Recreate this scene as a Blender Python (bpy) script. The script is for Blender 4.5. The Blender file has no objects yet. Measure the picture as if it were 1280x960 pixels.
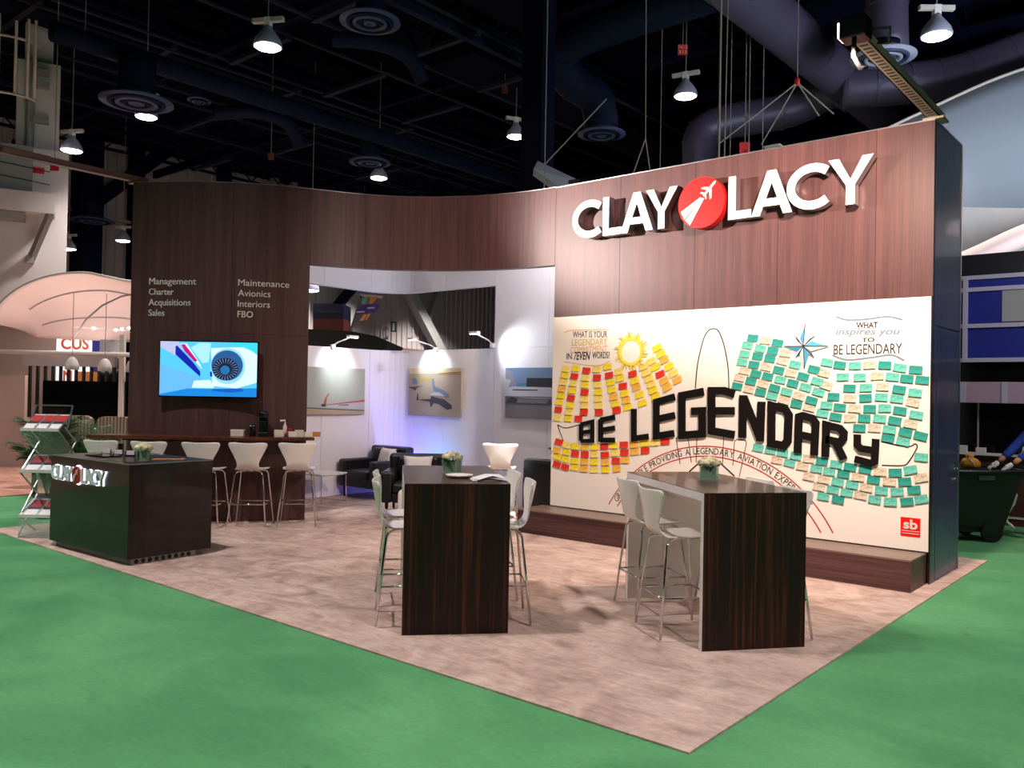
import bpy, bmesh, math, random
from mathutils import Vector, Matrix
random.seed(7)
scene = bpy.context.scene
C = bpy.data.collections.new('booth'); scene.collection.children.link(C)
PI = math.pi

# ---------------------------------------------------------------- camera, world, lamps, exposure
cam = bpy.data.cameras.new('camera'); camo = bpy.data.objects.new('camera', cam); C.objects.link(camo)
cam.sensor_fit = 'HORIZONTAL'; cam.sensor_width = 36.0; cam.lens = 1053.37 / 1280 * 36.0
cam.clip_end = 300; cam.clip_start = 0.05
camo.location = (2.0773, -8.4675, 1.70)
_fw = Vector((-0.6464, 0.7630, 0)).normalized() * math.cos(0.0119) + Vector((0, 0, math.sin(0.0119)))
_rt = Vector((0.7630, 0.6464, 0)).normalized(); _up = _rt.cross(_fw)
_c, _s = math.cos(0.01859), math.sin(0.01859)
_r2 = _rt * _c + _up * _s; _u2 = _up * _c - _rt * _s
camo.matrix_world = Matrix(((_r2.x, _u2.x, -_fw.x, camo.location.x), (_r2.y, _u2.y, -_fw.y, camo.location.y), (_r2.z, _u2.z, -_fw.z, camo.location.z), (0, 0, 0, 1)))
scene.camera = camo
scene.view_settings.view_transform = 'Standard'; scene.view_settings.look = 'None'
scene.view_settings.gamma = 1; scene.view_settings.use_curve_mapping = False
scene.view_settings.exposure = 0.52
world = bpy.data.worlds.new('hall'); scene.world = world; world.use_nodes = True
world.node_tree.nodes['Background'].inputs[0].default_value = (0.45, 0.55, 1.0, 1)
world.node_tree.nodes['Background'].inputs[1].default_value = 0.020
HALL_LAMP_W = 1300; HALL_LAMP_COL = (1.0, 0.93, 0.90)
BOOM_W = 520
def spot(name, loc, target, power, col, size=60, blend=0.6, r=0.06):
    l = bpy.data.lights.new(name, 'SPOT'); l.energy = power; l.color = col; l.spot_size = math.radians(size); l.spot_blend = blend; l.shadow_soft_size = r
    o = bpy.data.objects.new(name, l); C.objects.link(o); o.location = loc
    o.rotation_euler = (Vector(target) - Vector(loc)).to_track_quat('-Z', 'Y').to_euler(); return o
def point(name, loc, power, col, r=0.05):
    l = bpy.data.lights.new(name, 'POINT'); l.energy = power; l.color = col; l.shadow_soft_size = r
    o = bpy.data.objects.new(name, l); C.objects.link(o); o.location = loc; return o
# flood on the right boom: warm, lights the sign wall and sweeps left
spot('boom_flood', (-0.05, -2.25, 4.22), (-1.7, 0.0, 2.5), BOOM_W * 1.5, (1.0, 0.74, 0.60), 125, 0.9, 0.08)
# flood on the left boom: cooler, rakes the sign wall from the left
spot('boom_flood', (-7.9, -5.0, 4.15), (-2.9, 0.0, 4.15), BOOM_W * 7.0, (1.0, 0.82, 0.74), 37, 0.9, 0.10)
spot('boom_flood', (-0.1, -2.2, 4.22), (-5.6, -0.3, 3.9), BOOM_W * 0.9, (1.0, 0.80, 0.74), 40, 0.9, 0.08)

# ---------------------------------------------------------------- helpers
def lin(c):
    if isinstance(c, str):
        c = [int(c[i:i+2], 16) / 255 for i in (0, 2, 4)]
    return tuple((x / 12.92 if x <= 0.04045 else ((x + 0.055) / 1.055) ** 2.4) for x in c) + (1,)
def mat(name, col, rough=0.5, metal=0.0, emit=None, es=0, trans=0, spec=0.5, noise=0.0, nscale=8, bump=0.0, bscale=200, ior=1.45, coat=0):
    m = bpy.data.materials.new(name); m.use_nodes = True; nt = m.node_tree; b = nt.nodes['Principled BSDF']
    c = lin(col); b.inputs['Base Color'].default_value = c; b.inputs['Roughness'].default_value = rough; b.inputs['Metallic'].default_value = metal
    b.inputs['Specular IOR Level'].default_value = spec; b.inputs['IOR'].default_value = ior
    b.inputs['Transmission Weight'].default_value = trans; b.inputs['Coat Weight'].default_value = coat
    if emit: b.inputs['Emission Color'].default_value = lin(emit); b.inputs['Emission Strength'].default_value = es
    tc = nt.nodes.new('ShaderNodeTexCoord')
    n = nt.nodes.new('ShaderNodeTexNoise'); n.inputs['Scale'].default_value = nscale; n.inputs['Detail'].default_value = 4
    nt.links.new(tc.outputs['Object'], n.inputs['Vector'])
    mx = nt.nodes.new('ShaderNodeMix'); mx.data_type = 'RGBA'; nt.links.new(n.outputs['Fac'], mx.inputs['Factor'])
    k = noise if noise else 0.06
    mx.inputs['A'].default_value = tuple(x * (1 - k) for x in c[:3]) + (1,); mx.inputs['B'].default_value = tuple(min(1, x * (1 + k)) for x in c[:3]) + (1,)
    nt.links.new(mx.outputs['Result'], b.inputs['Base Color'])
    if bump:
        n2 = nt.nodes.new('ShaderNodeTexNoise'); n2.inputs['Scale'].default_value = bscale; nt.links.new(tc.outputs['Object'], n2.inputs['Vector'])
        bp = nt.nodes.new('ShaderNodeBump'); bp.inputs['Strength'].default_value = bump; bp.inputs['Distance'].default_value = 0.01
        nt.links.new(n2.outputs['Fac'], bp.inputs['Height']); nt.links.new(bp.outputs['Normal'], b.inputs['Normal'])
    return m
def wood(name, dark, light, axis=2, fine=60, rough=0.45, contrast=(0.35, 0.7), stripe=None, coat=0.0):
    """veneer with grain running along one object axis"""
    m = bpy.data.materials.new(name); m.use_nodes = True; nt = m.node_tree; b = nt.nodes['Principled BSDF']; L = nt.links
    b.inputs['Roughness'].default_value = rough; b.inputs['Coat Weight'].default_value = coat; b.inputs['Specular IOR Level'].default_value = 0.3
    tc = nt.nodes.new('ShaderNodeTexCoord'); mp = nt.nodes.new('ShaderNodeMapping'); L.new(tc.outputs['Object'], mp.inputs['Vector'])
    sc = [fine, fine, fine]; sc[axis] = fine * 0.02; mp.inputs['Scale'].default_value = sc
    n = nt.nodes.new('ShaderNodeTexNoise'); n.inputs['Scale'].default_value = 1; n.inputs['Detail'].default_value = 3; n.inputs['Distortion'].default_value = 0.3
    L.new(mp.outputs['Vector'], n.inputs['Vector'])
    mp2 = nt.nodes.new('ShaderNodeMapping'); L.new(tc.outputs['Object'], mp2.inputs['Vector'])
    s2 = [fine * 0.13] * 3; s2[axis] = fine * 0.004; mp2.inputs['Scale'].default_value = s2
    n2 = nt.nodes.new('ShaderNodeTexNoise'); n2.inputs['Scale'].default_value = 1; n2.inputs['Detail'].default_value = 2; L.new(mp2.outputs['Vector'], n2.inputs['Vector'])
    ad = nt.nodes.new('ShaderNodeMath'); ad.operation = 'ADD'; L.new(n.outputs['Fac'], ad.inputs[0]); L.new(n2.outputs['Fac'], ad.inputs[1])
    hf = nt.nodes.new('ShaderNodeMath'); hf.operation = 'MULTIPLY'; hf.inputs[1].default_value = 0.5; L.new(ad.outputs[0], hf.inputs[0])
    cr = nt.nodes.new('ShaderNodeValToRGB'); cr.color_ramp.elements[0].position = contrast[0]; cr.color_ramp.elements[1].position = contrast[1]
    cr.color_ramp.elements[0].color = lin(dark); cr.color_ramp.elements[1].color = lin(light)
    if stripe:
        e = cr.color_ramp.elements.new((contrast[0] + contrast[1]) / 2); e.color = lin(stripe)
    L.new(hf.outputs[0], cr.inputs['Fac']); L.new(cr.outputs['Color'], b.inputs['Base Color'])
    bp = nt.nodes.new('ShaderNodeBump'); bp.inputs['Strength'].default_value = 0.15; bp.inputs['Distance'].default_value = 0.002
    L.new(n.outputs['Fac'], bp.inputs['Height']); L.new(bp.outputs['Normal'], b.inputs['Normal'])
    return m
def carpet(name, base, dark, light, s1=0.9, s2=5.0, lo=0.7, mixf=0.8):
    m = bpy.data.materials.new(name); m.use_nodes = True; nt = m.node_tree; b = nt.nodes['Principled BSDF']; L = nt.links
    b.inputs['Roughness'].default_value = 0.95; b.inputs['Specular IOR Level'].default_value = 0.15
    b.inputs['Sheen Weight'].default_value = 0.1
    tc = nt.nodes.new('ShaderNodeTexCoord'); n = nt.nodes.new('ShaderNodeTexNoise'); n.inputs['Scale'].default_value = s1; n.inputs['Detail'].default_value = 5; n.inputs['Distortion'].default_value = 1.2
    L.new(tc.outputs['Object'], n.inputs['Vector'])
    cr = nt.nodes.new('ShaderNodeValToRGB'); cr.color_ramp.elements[0].position = 0.3; cr.color_ramp.elements[1].position = 0.68
    cr.color_ramp.elements[0].color = lin(dark); cr.color_ramp.elements[1].color = lin(light); e = cr.color_ramp.elements.new(0.48); e.color = lin(base)
    L.new(n.outputs['Fac'], cr.inputs['Fac'])
    n2 = nt.nodes.new('ShaderNodeTexNoise'); n2.inputs['Scale'].default_value = s2; n2.inputs['Detail'].default_value = 9; n2.inputs['Roughness'].default_value = 0.65; n2.inputs['Distortion'].default_value = 1.6
    mp = nt.nodes.new('ShaderNodeMapping'); mp.inputs['Scale'].default_value = (0.35, 1.5, 1); mp.inputs['Rotation'].default_value = (0, 0, 0.6)
    L.new(tc.outputs['Object'], mp.inputs['Vector']); L.new(mp.outputs['Vector'], n2.inputs['Vector'])
    c2 = nt.nodes.new('ShaderNodeValToRGB'); c2.color_ramp.elements[0].position = 0.28; c2.color_ramp.elements[1].position = 0.6
    c2.color_ramp.elements[0].color = (lo, lo, lo, 1); c2.color_ramp.elements[1].color = (1, 1, 1, 1); L.new(n2.outputs['Fac'], c2.inputs['Fac'])
    mx = nt.nodes.new('ShaderNodeMix'); mx.data_type = 'RGBA'; mx.blend_type = 'MULTIPLY'; mx.inputs['Factor'].default_value = mixf
    L.new(cr.outputs['Color'], mx.inputs['A']); L.new(c2.outputs['Color'], mx.inputs['B']); L.new(mx.outputs['Result'], b.inputs['Base Color'])
    n4 = nt.nodes.new('ShaderNodeTexNoise'); n4.inputs['Scale'].default_value = 26; n4.inputs['Detail'].default_value = 8; n4.inputs['Roughness'].default_value = 0.7; L.new(tc.outputs['Object'], n4.inputs['Vector'])
    c4 = nt.nodes.new('ShaderNodeValToRGB'); c4.color_ramp.elements[0].position = 0.3; c4.color_ramp.elements[1].position = 0.65; c4.color_ramp.elements[0].color = (0.82, 0.82, 0.82, 1); c4.color_ramp.elements[1].color = (1, 1, 1, 1); L.new(n4.outputs['Fac'], c4.inputs['Fac'])
    n5 = nt.nodes.new('ShaderNodeTexNoise'); n5.inputs['Scale'].default_value = 1.7; n5.inputs['Detail'].default_value = 9; n5.inputs['Roughness'].default_value = 0.72; L.new(tc.outputs['Object'], n5.inputs['Vector'])
    c5 = nt.nodes.new('ShaderNodeValToRGB'); c5.color_ramp.elements[0].position = 0.61; c5.color_ramp.elements[1].position = 0.70; c5.color_ramp.elements[0].color = (1, 1, 1, 1); c5.color_ramp.elements[1].color = (0.66, 0.70, 0.70, 1); L.new(n5.outputs['Fac'], c5.inputs['Fac'])
    m4 = nt.nodes.new('ShaderNodeMix'); m4.data_type = 'RGBA'; m4.blend_type = 'MULTIPLY'; m4.inputs['Factor'].default_value = 1; L.new(mx.outputs['Result'], m4.inputs['A']); L.new(c4.outputs['Color'], m4.inputs['B'])
    m5 = nt.nodes.new('ShaderNodeMix'); m5.data_type = 'RGBA'; m5.blend_type = 'MULTIPLY'; m5.inputs['Factor'].default_value = 1; L.new(m4.outputs['Result'], m5.inputs['A']); L.new(c5.outputs['Color'], m5.inputs['B']); L.new(m5.outputs['Result'], b.inputs['Base Color'])
    n3 = nt.nodes.new('ShaderNodeTexNoise'); n3.inputs['Scale'].default_value = 160; L.new(tc.outputs['Object'], n3.inputs['Vector'])
    bp = nt.nodes.new('ShaderNodeBump'); bp.inputs['Strength'].default_value = 0.5; bp.inputs['Distance'].default_value = 0.01
    L.new(n3.outputs['Fac'], bp.inputs['Height']); L.new(bp.outputs['Normal'], b.inputs['Normal'])
    return m
def note_mat(name, col, dark):
    """sticky note with faint handwriting lines"""
    m = mat(name, col, 0.8); nt = m.node_tree; L = nt.links; b = nt.nodes['Principled BSDF']
    tc = nt.nodes.new('ShaderNodeTexCoord'); wv = nt.nodes.new('ShaderNodeTexWave'); wv.bands_direction = 'Z'; wv.inputs['Scale'].default_value = 22; wv.inputs['Distortion'].default_value = 2.5; wv.inputs['Detail'].default_value = 3; wv.inputs['Detail Scale'].default_value = 6
    L.new(tc.outputs['Object'], wv.inputs['Vector'])
    n = nt.nodes.new('ShaderNodeTexNoise'); n.inputs['Scale'].default_value = 55; L.new(tc.outputs['Object'], n.inputs['Vector'])
    mu = nt.nodes.new('ShaderNodeMath'); mu.operation = 'MULTIPLY'; L.new(wv.outputs['Fac'], mu.inputs[0]); L.new(n.outputs['Fac'], mu.inputs[1])
    cr = nt.nodes.new('ShaderNodeValToRGB'); cr.color_ramp.elements[0].position = 0.36; cr.color_ramp.elements[1].position = 0.5
    cr.color_ramp.elements[0].color = lin(col); cr.color_ramp.elements[1].color = lin(dark)
    L.new(mu.outputs[0], cr.inputs['Fac']); L.new(cr.outputs['Color'], b.inputs['Base Color']); return m

M = {
 'veneer': wood('dark_wall_veneer', '3a2629', '6a4947', 2, 85, 0.42, (0.22, 0.82)),
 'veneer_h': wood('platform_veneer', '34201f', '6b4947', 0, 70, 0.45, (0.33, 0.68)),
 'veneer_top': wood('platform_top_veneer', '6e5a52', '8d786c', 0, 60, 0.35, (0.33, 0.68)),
 'tablewood': wood('striped_table_veneer', '1d0d0b', '5a2c1d', 2, 42, 0.55, (0.36, 0.64), '22110d'),
 'tabletop': wood('table_top_veneer', '33211c', '5c4038', 1, 40, 0.32, (0.3, 0.7), coat=0.2),
 'counter': wood('counter_veneer', '120c0e', '281b1c', 2, 70, 0.4, (0.33, 0.68), coat=0.3),
 'barwood': wood('bar_shelf_wood', '3a1c10', '6b3a22', 0, 30, 0.3, (0.33, 0.68), coat=0.2),
 'white': mat('white_laminate', 'e8e2df', 0.45, bump=0.02),
 'white_wall': mat('white_panel', 'e6e4ea', 0.5, noise=0.02, nscale=1.5),
 'mural': mat('mural_board', 'f4eee6', 0.55, noise=0.03, nscale=1.2),
 'shell': mat('white_moulded_shell', 'efe9e4', 0.25, noise=0.02),
 'chrome': mat('chrome', 'd8d8da', 0.12, 1.0),
 'alu': mat('brushed_aluminium', 'c2c4ca', 0.3, 1.0),
 'black': mat('black', '0c0c0e', 0.5), 'blackgloss': mat('black_gloss', '08080a', 0.12),
 'leather': mat('black_leather', '14161c', 0.38, bump=0.15, bscale=60),
 'foamblack': mat('black_foam', '110e0e', 0.9, spec=0.2, noise=0.1, nscale=30),
 'signwhite': mat('sign_white', 'e2ddd8', 0.35), 'signred': mat('sign_red', 'ee1010', 0.35), 'darkred': mat('deep_red', 'b01818', 0.5),
 'ink': mat('ink', '2a2222', 0.8), 'inkred': mat('red_ink', 'b02828', 0.8), 'inkgrey': mat('grey_ink', '74889a', 0.8), 'inkyellow': mat('yellow_ink', 'dcae74', 0.8), 'inkgold': mat('gold_ink', 'c9b04a', 0.8), 'inkyel': mat('sun_yellow', 'f2de4c', 0.8),
 'starblue': mat('star_blue', '3f9fc4', 0.6), 'stardark': mat('star_dark_blue', '1d5a86', 0.6),
 'glass': mat('vase_glass', 'dfeee6', 0.05, trans=0.9, spec=0.5), 'leaf': mat('leaf_green', '2f7a20', 0.6, noise=0.4, nscale=30),
 'leafd': mat('palm_green', '2e4a22', 0.5, noise=0.4, nscale=6), 'rose': mat('cream_rose', 'fbe9c6', 0.7, noise=0.15, nscale=40), 'roseb': mat('rose_shade', 'e2bd86', 0.7),
 'stem': mat('stem', '4a5a2a', 0.7), 'paper': mat('paper', 'eceaea', 0.7), 'papergrey': mat('paper_grey', 'c2bec4', 0.6),
 'hallwhite': mat('painted_concrete', 'c9c0bd', 0.8, noise=0.1, nscale=0.8), 'hallgrey': mat('ribbed_grey_cladding', 'a49c9a', 0.7, noise=0.06, nscale=0.5),
 'steelgrey': mat('painted_steel', '8f8f8c', 0.6, noise=0.15, nscale=2), 'navy': mat('dark_navy_steel', '0a0e26', 0.7, spec=0.08, noise=0.2, nscale=1), 'navyd': mat('dark_ceiling_deck', '090b1a', 0.85, spec=0.08, noise=0.2, nscale=0.6),
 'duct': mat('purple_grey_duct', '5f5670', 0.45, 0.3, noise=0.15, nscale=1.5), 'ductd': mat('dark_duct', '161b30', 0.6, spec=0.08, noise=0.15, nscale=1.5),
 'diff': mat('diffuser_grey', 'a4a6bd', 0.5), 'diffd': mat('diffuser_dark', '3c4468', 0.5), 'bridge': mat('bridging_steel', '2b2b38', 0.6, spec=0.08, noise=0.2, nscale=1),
 'fabricpink': mat('pale_tent_fabric', 'e2c8c2', 0.8, noise=0.03, nscale=0.6), 'fabricgrey': mat('grey_stretch_fabric', '9098a4', 0.8, noise=0.04, nscale=0.5),
 'beige': mat('beige_upholstery', 'a08c7c', 0.85, noise=0.08, nscale=20, bump=0.2, bscale=90), 'cushion': mat('white_cushion', 'd9d6d2', 0.9, noise=0.08, nscale=40, bump=0.3, bscale=60),
 'wallbeige': mat('beige_booth_wall', 'b7a195', 0.8), 'greyfascia': mat('grey_fascia', 'a09698', 0.6), 'offwhite': mat('off_white', 'cfc4bd', 0.6),
 'purple': mat('purple_banner', '3d2466', 0.6), 'teal': mat('teal_stripe', '5d8f84', 0.6), 'orange': mat('orange_stripe', 'c07a3a', 0.6),
 'darkblue': mat('dark_blue_panel', '121a34', 0.5), 'rust': mat('rust_red_panel', '5e2a24', 0.6),
 'royal': mat('royal_blue_panel', '14207a', 0.5, noise=0.2, nscale=0.7), 'pinkledge': mat('pinkish_ledge', 'a48a98', 0.6), 'lilac': mat('lilac_frame', 'a7a2b4', 0.5),
 'redbrown': mat('red_brown_base', '4b211e', 0.7), 'bin': mat('black_bin', '0e0f11', 0.45), 'binlabel': mat('bin_label', '3c464a', 0.4), 'yellowbag': mat('yellow_bag', 'c88a1c', 0.6, noise=0.3, nscale=20),
 'bag': mat('translucent_bag', 'b9bcae', 0.35, noise=0.2, nscale=14), 'redcard': mat('red_card', 'a01a20', 0.6), 'jacket': mat('blue_jacket', '1c3690', 0.8, noise=0.2, nscale=14), 'trousers': mat('dark_trousers', '17151a', 0.85, noise=0.2, nscale=10),
 'skin': mat('skin', 'b98468', 0.6), 'glove': mat('white_glove', 'd8d4cf', 0.7), 'shoe': mat('black_shoe', '141416', 0.4), 'hair': mat('dark_hair', '1c1512', 0.6),
 'redsign': mat('red_plate', 'c8282c', 0.5), 'signtext': mat('plate_text', 'f0c8c4', 0.5), 'cable': mat('cable', '8c867e', 0.7), 'cabled': mat('black_cable', '141416', 0.6), 'perf': mat('perforated_steel', '9c8f7c', 0.5, 0.3), 'boomL': mat('brown_boom', '6a4a48', 0.5),
 'cardboard': mat('card_box', 'd8cbc0', 0.7), 'coffee': mat('machine_black', '101216', 0.2, coat=0.3),
}
_g = M['glass'].node_tree; _t = _g.nodes.new('ShaderNodeBsdfTransparent'); _t.inputs[0].default_value = (0.93, 0.97, 0.95, 1); _m = _g.nodes.new('ShaderNodeMixShader'); _m.inputs[0].default_value = 0.16
_g.links.new(_t.outputs[0], _m.inputs[1]); _g.links.new(_g.nodes['Principled BSDF'].outputs[0], _m.inputs[2]); _g.links.new(_m.outputs[0], _g.nodes['Material Output'].inputs[0]); _g.nodes['Principled BSDF'].inputs['Transmission Weight'].default_value = 0
M['green'] = carpet('green_carpet', '559c65', '488d59', '66ad74', 0.7, 3.4, 0.8, 0.5)
M['beigecarpet'] = carpet('beige_carpet', 'd2b4a6', 'b4978b', 'e4c8ba', 2.6, 6.5, 0.64, 0.95)
M['pinkcarpet'] = carpet('pinkish_carpet', 'd9a08c', 'b98570', 'e0b09e', 1.0, 4.0)
M['lamp'] = mat('lamp_glow', 'ffffff', 0.5, emit='f6fbff', es=14)
M['armlamp'] = mat('arm_lamp_glow', 'ffffff', 0.5, emit='eaf4ff', es=10)
M['floodglow'] = mat('flood_glow', 'ffffff', 0.5, emit='ffe6d0', es=6)
M['halo'] = mat('backlit_letter_glow', 'ffffff', 0.5, emit='dcecff', es=2.6)
M['NY'] = note_mat('yellow_note', 'f6e02a', 'c9b01c'); M['NP'] = note_mat('pale_yellow_note', 'f7e272', 'c8a94e'); M['NO'] = note_mat('orange_note', 'f2bd4a', 'c08a30')
M['NR'] = note_mat('red_note', 'e2331c', 'b02414'); M['NT'] = note_mat('teal_note', '26988c', '1a766c'); M['NL'] = note_mat('light_teal_note', '64c2b2', '388c80'); M['NW'] = note_mat('cream_note', 'd3c6b2', '82766a')

class G:
    def __init__(s): s.v = []; s.f = []; s.mi = []; s.cur = 0
    def add(s, vs, fs):
        n = len(s.v); s.v += [tuple(v) for v in vs]; s.f += [tuple(i + n for i in f) for f in fs]; s.mi += [s.cur] * len(fs); return s
    def box(s, a, b, mtx=None):
        x0, y0, z0 = a; x1, y1, z1 = b
        vs = [(x0,y0,z0),(x1,y0,z0),(x1,y1,z0),(x0,y1,z0),(x0,y0,z1),(x1,y0,z1),(x1,y1,z1),(x0,y1,z1)]
        if mtx: vs = [mtx @ Vector(v) for v in vs]
        return s.add(vs, [(0,3,2,1),(4,5,6,7),(0,1,5,4),(1,2,6,5),(2,3,7,6),(3,0,4,7)])
    def bar(s, p, q, w=0.03, h=None, up=(0,0,1)):
        p = Vector(p); q = Vector(q); d = (q - p); L = d.length; d.normalize(); h = h or w
        u = Vector(up)
        if abs(d.dot(u)) > 0.98: u = Vector((0, 1, 0))
        sx = d.cross(u).normalized(); sz = sx.cross(d)
        vs = [b + sx * (i * w / 2) + sz * (j * h / 2) for b in (p, q) for i, j in ((-1,-1),(1,-1),(1,1),(-1,1))]
        return s.add(vs, [(0,1,2,3),(7,6,5,4),(0,4,5,1),(1,5,6,2),(2,6,7,3),(3,7,4,0)])
    def tube(s, pts, r, n=8, cap=True):
        pts = [Vector(p) for p in pts]; rs = r if isinstance(r, (list, tuple)) else [r] * len(pts); vs = []; fs = []
        prev = None
        for i, p in enumerate(pts):
            d = (pts[min(i+1, len(pts)-1)] - pts[max(i-1, 0)])
            d = d.normalized() if d.length > 1e-9 else Vector((0,0,1))
            if prev is None:
                u = Vector((0,0,1)) if abs(d.z) < 0.9 else Vector((0,1,0)); a = d.cross(u).normalized()
            else: a = (prev - d * prev.dot(d)).normalized()
            prev = a; b = d.cross(a)
            for k in range(n):
                t = 2 * PI * k / n; vs.append(p + (a * math.cos(t) + b * math.sin(t)) * rs[i])
        for i in range(len(pts) - 1):
            for k in range(n):
                fs.append((i*n+k, i*n+(k+1)%n, (i+1)*n+(k+1)%n, (i+1)*n+k))
        if cap: fs.append(tuple(range(n))[::-1]); fs.append(tuple((len(pts)-1)*n + k for k in range(n)))
        return s.add(vs, fs)
    def lathe(s, prof, c=(0,0,0), n=24, mtx=None):
        vs = []; fs = []
        for r, z in prof:
            for k in range(n):
                t = 2*PI*k/n; v = Vector((c[0] + r*math.cos(t), c[1] + r*math.sin(t), c[2] + z)); vs.append(mtx @ v if mtx else v)
        for i in range(len(prof)-1):
            for k in range(n): fs.append((i*n+k, i*n+(k+1)%n, (i+1)*n+(k+1)%n, (i+1)*n+k))
        fs.append(tuple(range(n))[::-1]); fs.append(tuple((len(prof)-1)*n+k for k in range(n)))
        return s.add(vs, fs)
    def prism(s, poly, z0, z1):
        n = len(poly); vs = [(x, y, z0) for x, y in poly] + [(x, y, z1) for x, y in poly]
        return s.add(vs, [tuple(range(n))[::-1], tuple(range(n, 2*n))] + [(i, (i+1)%n, n+(i+1)%n, n+i) for i in range(n)])
    def slab(s, poly, fr, d0, d1, split=False):
        """flat polygon in a frame fr(u,v,d), thick from d0 to d1; front face is d1"""
        n = len(poly); vs = [fr(u, v, d0) for u, v in poly] + [fr(u, v, d1) for u, v in poly]
        c0 = s.cur; s.add(vs[n:], [tuple(range(n))])
        if split: s.cur = 1
        s.add(vs, [tuple(range(n))[::-1]] + [(i, (i+1)%n, n+(i+1)%n, n+i) for i in range(n)]); s.cur = c0; return s
    def strip(s, pts, w, fr, d0, d1, split=False, wend=None):
        """mitred stroke of width w in a frame"""
        P = [Vector((p[0], p[1])) for p in pts]; closed = (P[0] - P[-1]).length < 1e-6
        if closed: P = P[:-1]
        n = len(P); Lf = []; Rt = []
        for i in range(n):
            a = P[(i-1) % n] if (closed or i > 0) else None; b = P[(i+1) % n] if (closed or i < n-1) else None
            d1_ = (P[i] - a).normalized() if a is not None else (b - P[i]).normalized()
            d2_ = (b - P[i]).normalized() if b is not None else d1_
            n1 = Vector((-d1_.y, d1_.x)); n2 = Vector((-d2_.y, d2_.x)); m = (n1 + n2)
            m = m.normalized() if m.length > 1e-6 else n1; k = 1 / max(0.45, m.dot(n1))
            Lf.append(P[i] + m * (w/2*k)); Rt.append(P[i] - m * (w/2*k))
        c0 = s.cur
        segs = n if closed else n - 1
        vs = [fr(p.x, p.y, d1) for p in Lf] + [fr(p.x, p.y, d1) for p in Rt]
        s.add(vs, [(n+i, n+(i+1)%n, (i+1)%n, i) for i in range(segs)])
        if split: s.cur = 1
        vs = vs + [fr(p.x, p.y, d0) for p in Lf] + [fr(p.x, p.y, d0) for p in Rt]; fs = []
        for i in range(segs):
            j = (i+1) % n; fs += [(i, j, 2*n+j, 2*n+i), (3*n+i, 3*n+j, n+j, n+i), (2*n+i, 2*n+j, 3*n+j, 3*n+i)]
        if not closed: fs += [(0, 2*n, 3*n, n), (2*n-1, 4*n-1, 3*n-1, n-1)]
        s.add(vs, fs); s.cur = c0; return s
    def o(s, name, m, parent=None, smooth=False, bevel=0, solid=0, subs=0):
        me = bpy.data.meshes.new(name); me.from_pydata([tuple(v) for v in s.v], [], s.f); me.update()
        ms = m if isinstance(m, (list, tuple)) else [m]
        for x in ms: me.materials.append(M[x] if isinstance(x, str) else x)
        if len(ms) > 1: me.polygons.foreach_set('material_index', s.mi)
        if smooth: me.polygons.foreach_set('use_smooth', [True] * len(me.polygons))
        ob = bpy.data.objects.new(name, me); C.objects.link(ob)
        if parent: ob.parent = parent
        if solid: md = ob.modifiers.new('solid', 'SOLIDIFY'); md.thickness = solid; md.offset = 0
        if bevel: md = ob.modifiers.new('bevel', 'BEVEL'); md.width = bevel; md.segments = 2; md.limit_method = 'ANGLE'
        if subs: md = ob.modifiers.new('sub', 'SUBSURF'); md.levels = subs; md.render_levels = subs
        return ob
def tag(o, label=None, cat=None, group=None, kind=None):
    if label: o['label'] = label
    if cat: o['category'] = cat
    if group: o['group'] = group
    if kind: o['kind'] = kind
    return o
def thing(name, loc, rz, label, cat, group=None):
    o = bpy.data.objects.new(name, None); C.objects.link(o); o.empty_display_size = 0.1
    o.location = loc; o.rotation_euler = (0, 0, rz); return tag(o, label, cat, group)
def kids(o): return KID.get(o.name) or [c for c in bpy.data.objects if c.parent == o]
KID = {}
def copytree(o, parent=None):
    c = o.copy(); C.objects.link(c); c.parent = parent
    for ch in kids(o): copytree(ch, c)
    return c
def fY(y0):            # frame on a wall whose face looks toward -Y
    return lambda u, v, d: Vector((u, y0 - d, v))
_fc = {}
def text(name, body, fr, x, z, w, h, m, parent, depth=0.002, off=0.001, bold=0.0, shear=0.0, slope=0.0, mono_h=None, split=False):
    """lettering fitted to a width w and height h with its lower left corner at x,z of the frame"""
    g = textmesh(body, bold, shear); vs, fs, (x0, x1, y0, y1) = g
    sx = w / (x1 - x0); sy = h / (y1 - y0); out = G()
    P = [(x + (a - x0) * sx, z + (b - y0) * sy + (a - x0) * sx * slope) for a, b in vs]
    n = len(P); out.add([fr(u, v, off + depth) for u, v in P], fs)
    edges = {}
    for f in fs:
        for i in range(len(f)):
            e = (f[i], f[(i+1) % len(f)]); edges[e] = 1
    bd = [e for e in edges if (e[1], e[0]) not in edges]
    if split: out.cur = 1
    out.add([fr(u, v, off + depth) for u, v in P] + [fr(u, v, off) for u, v in P], [(b, a, a + n, b + n) for a, b in bd])
    return out.o(name, m, parent)
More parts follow.
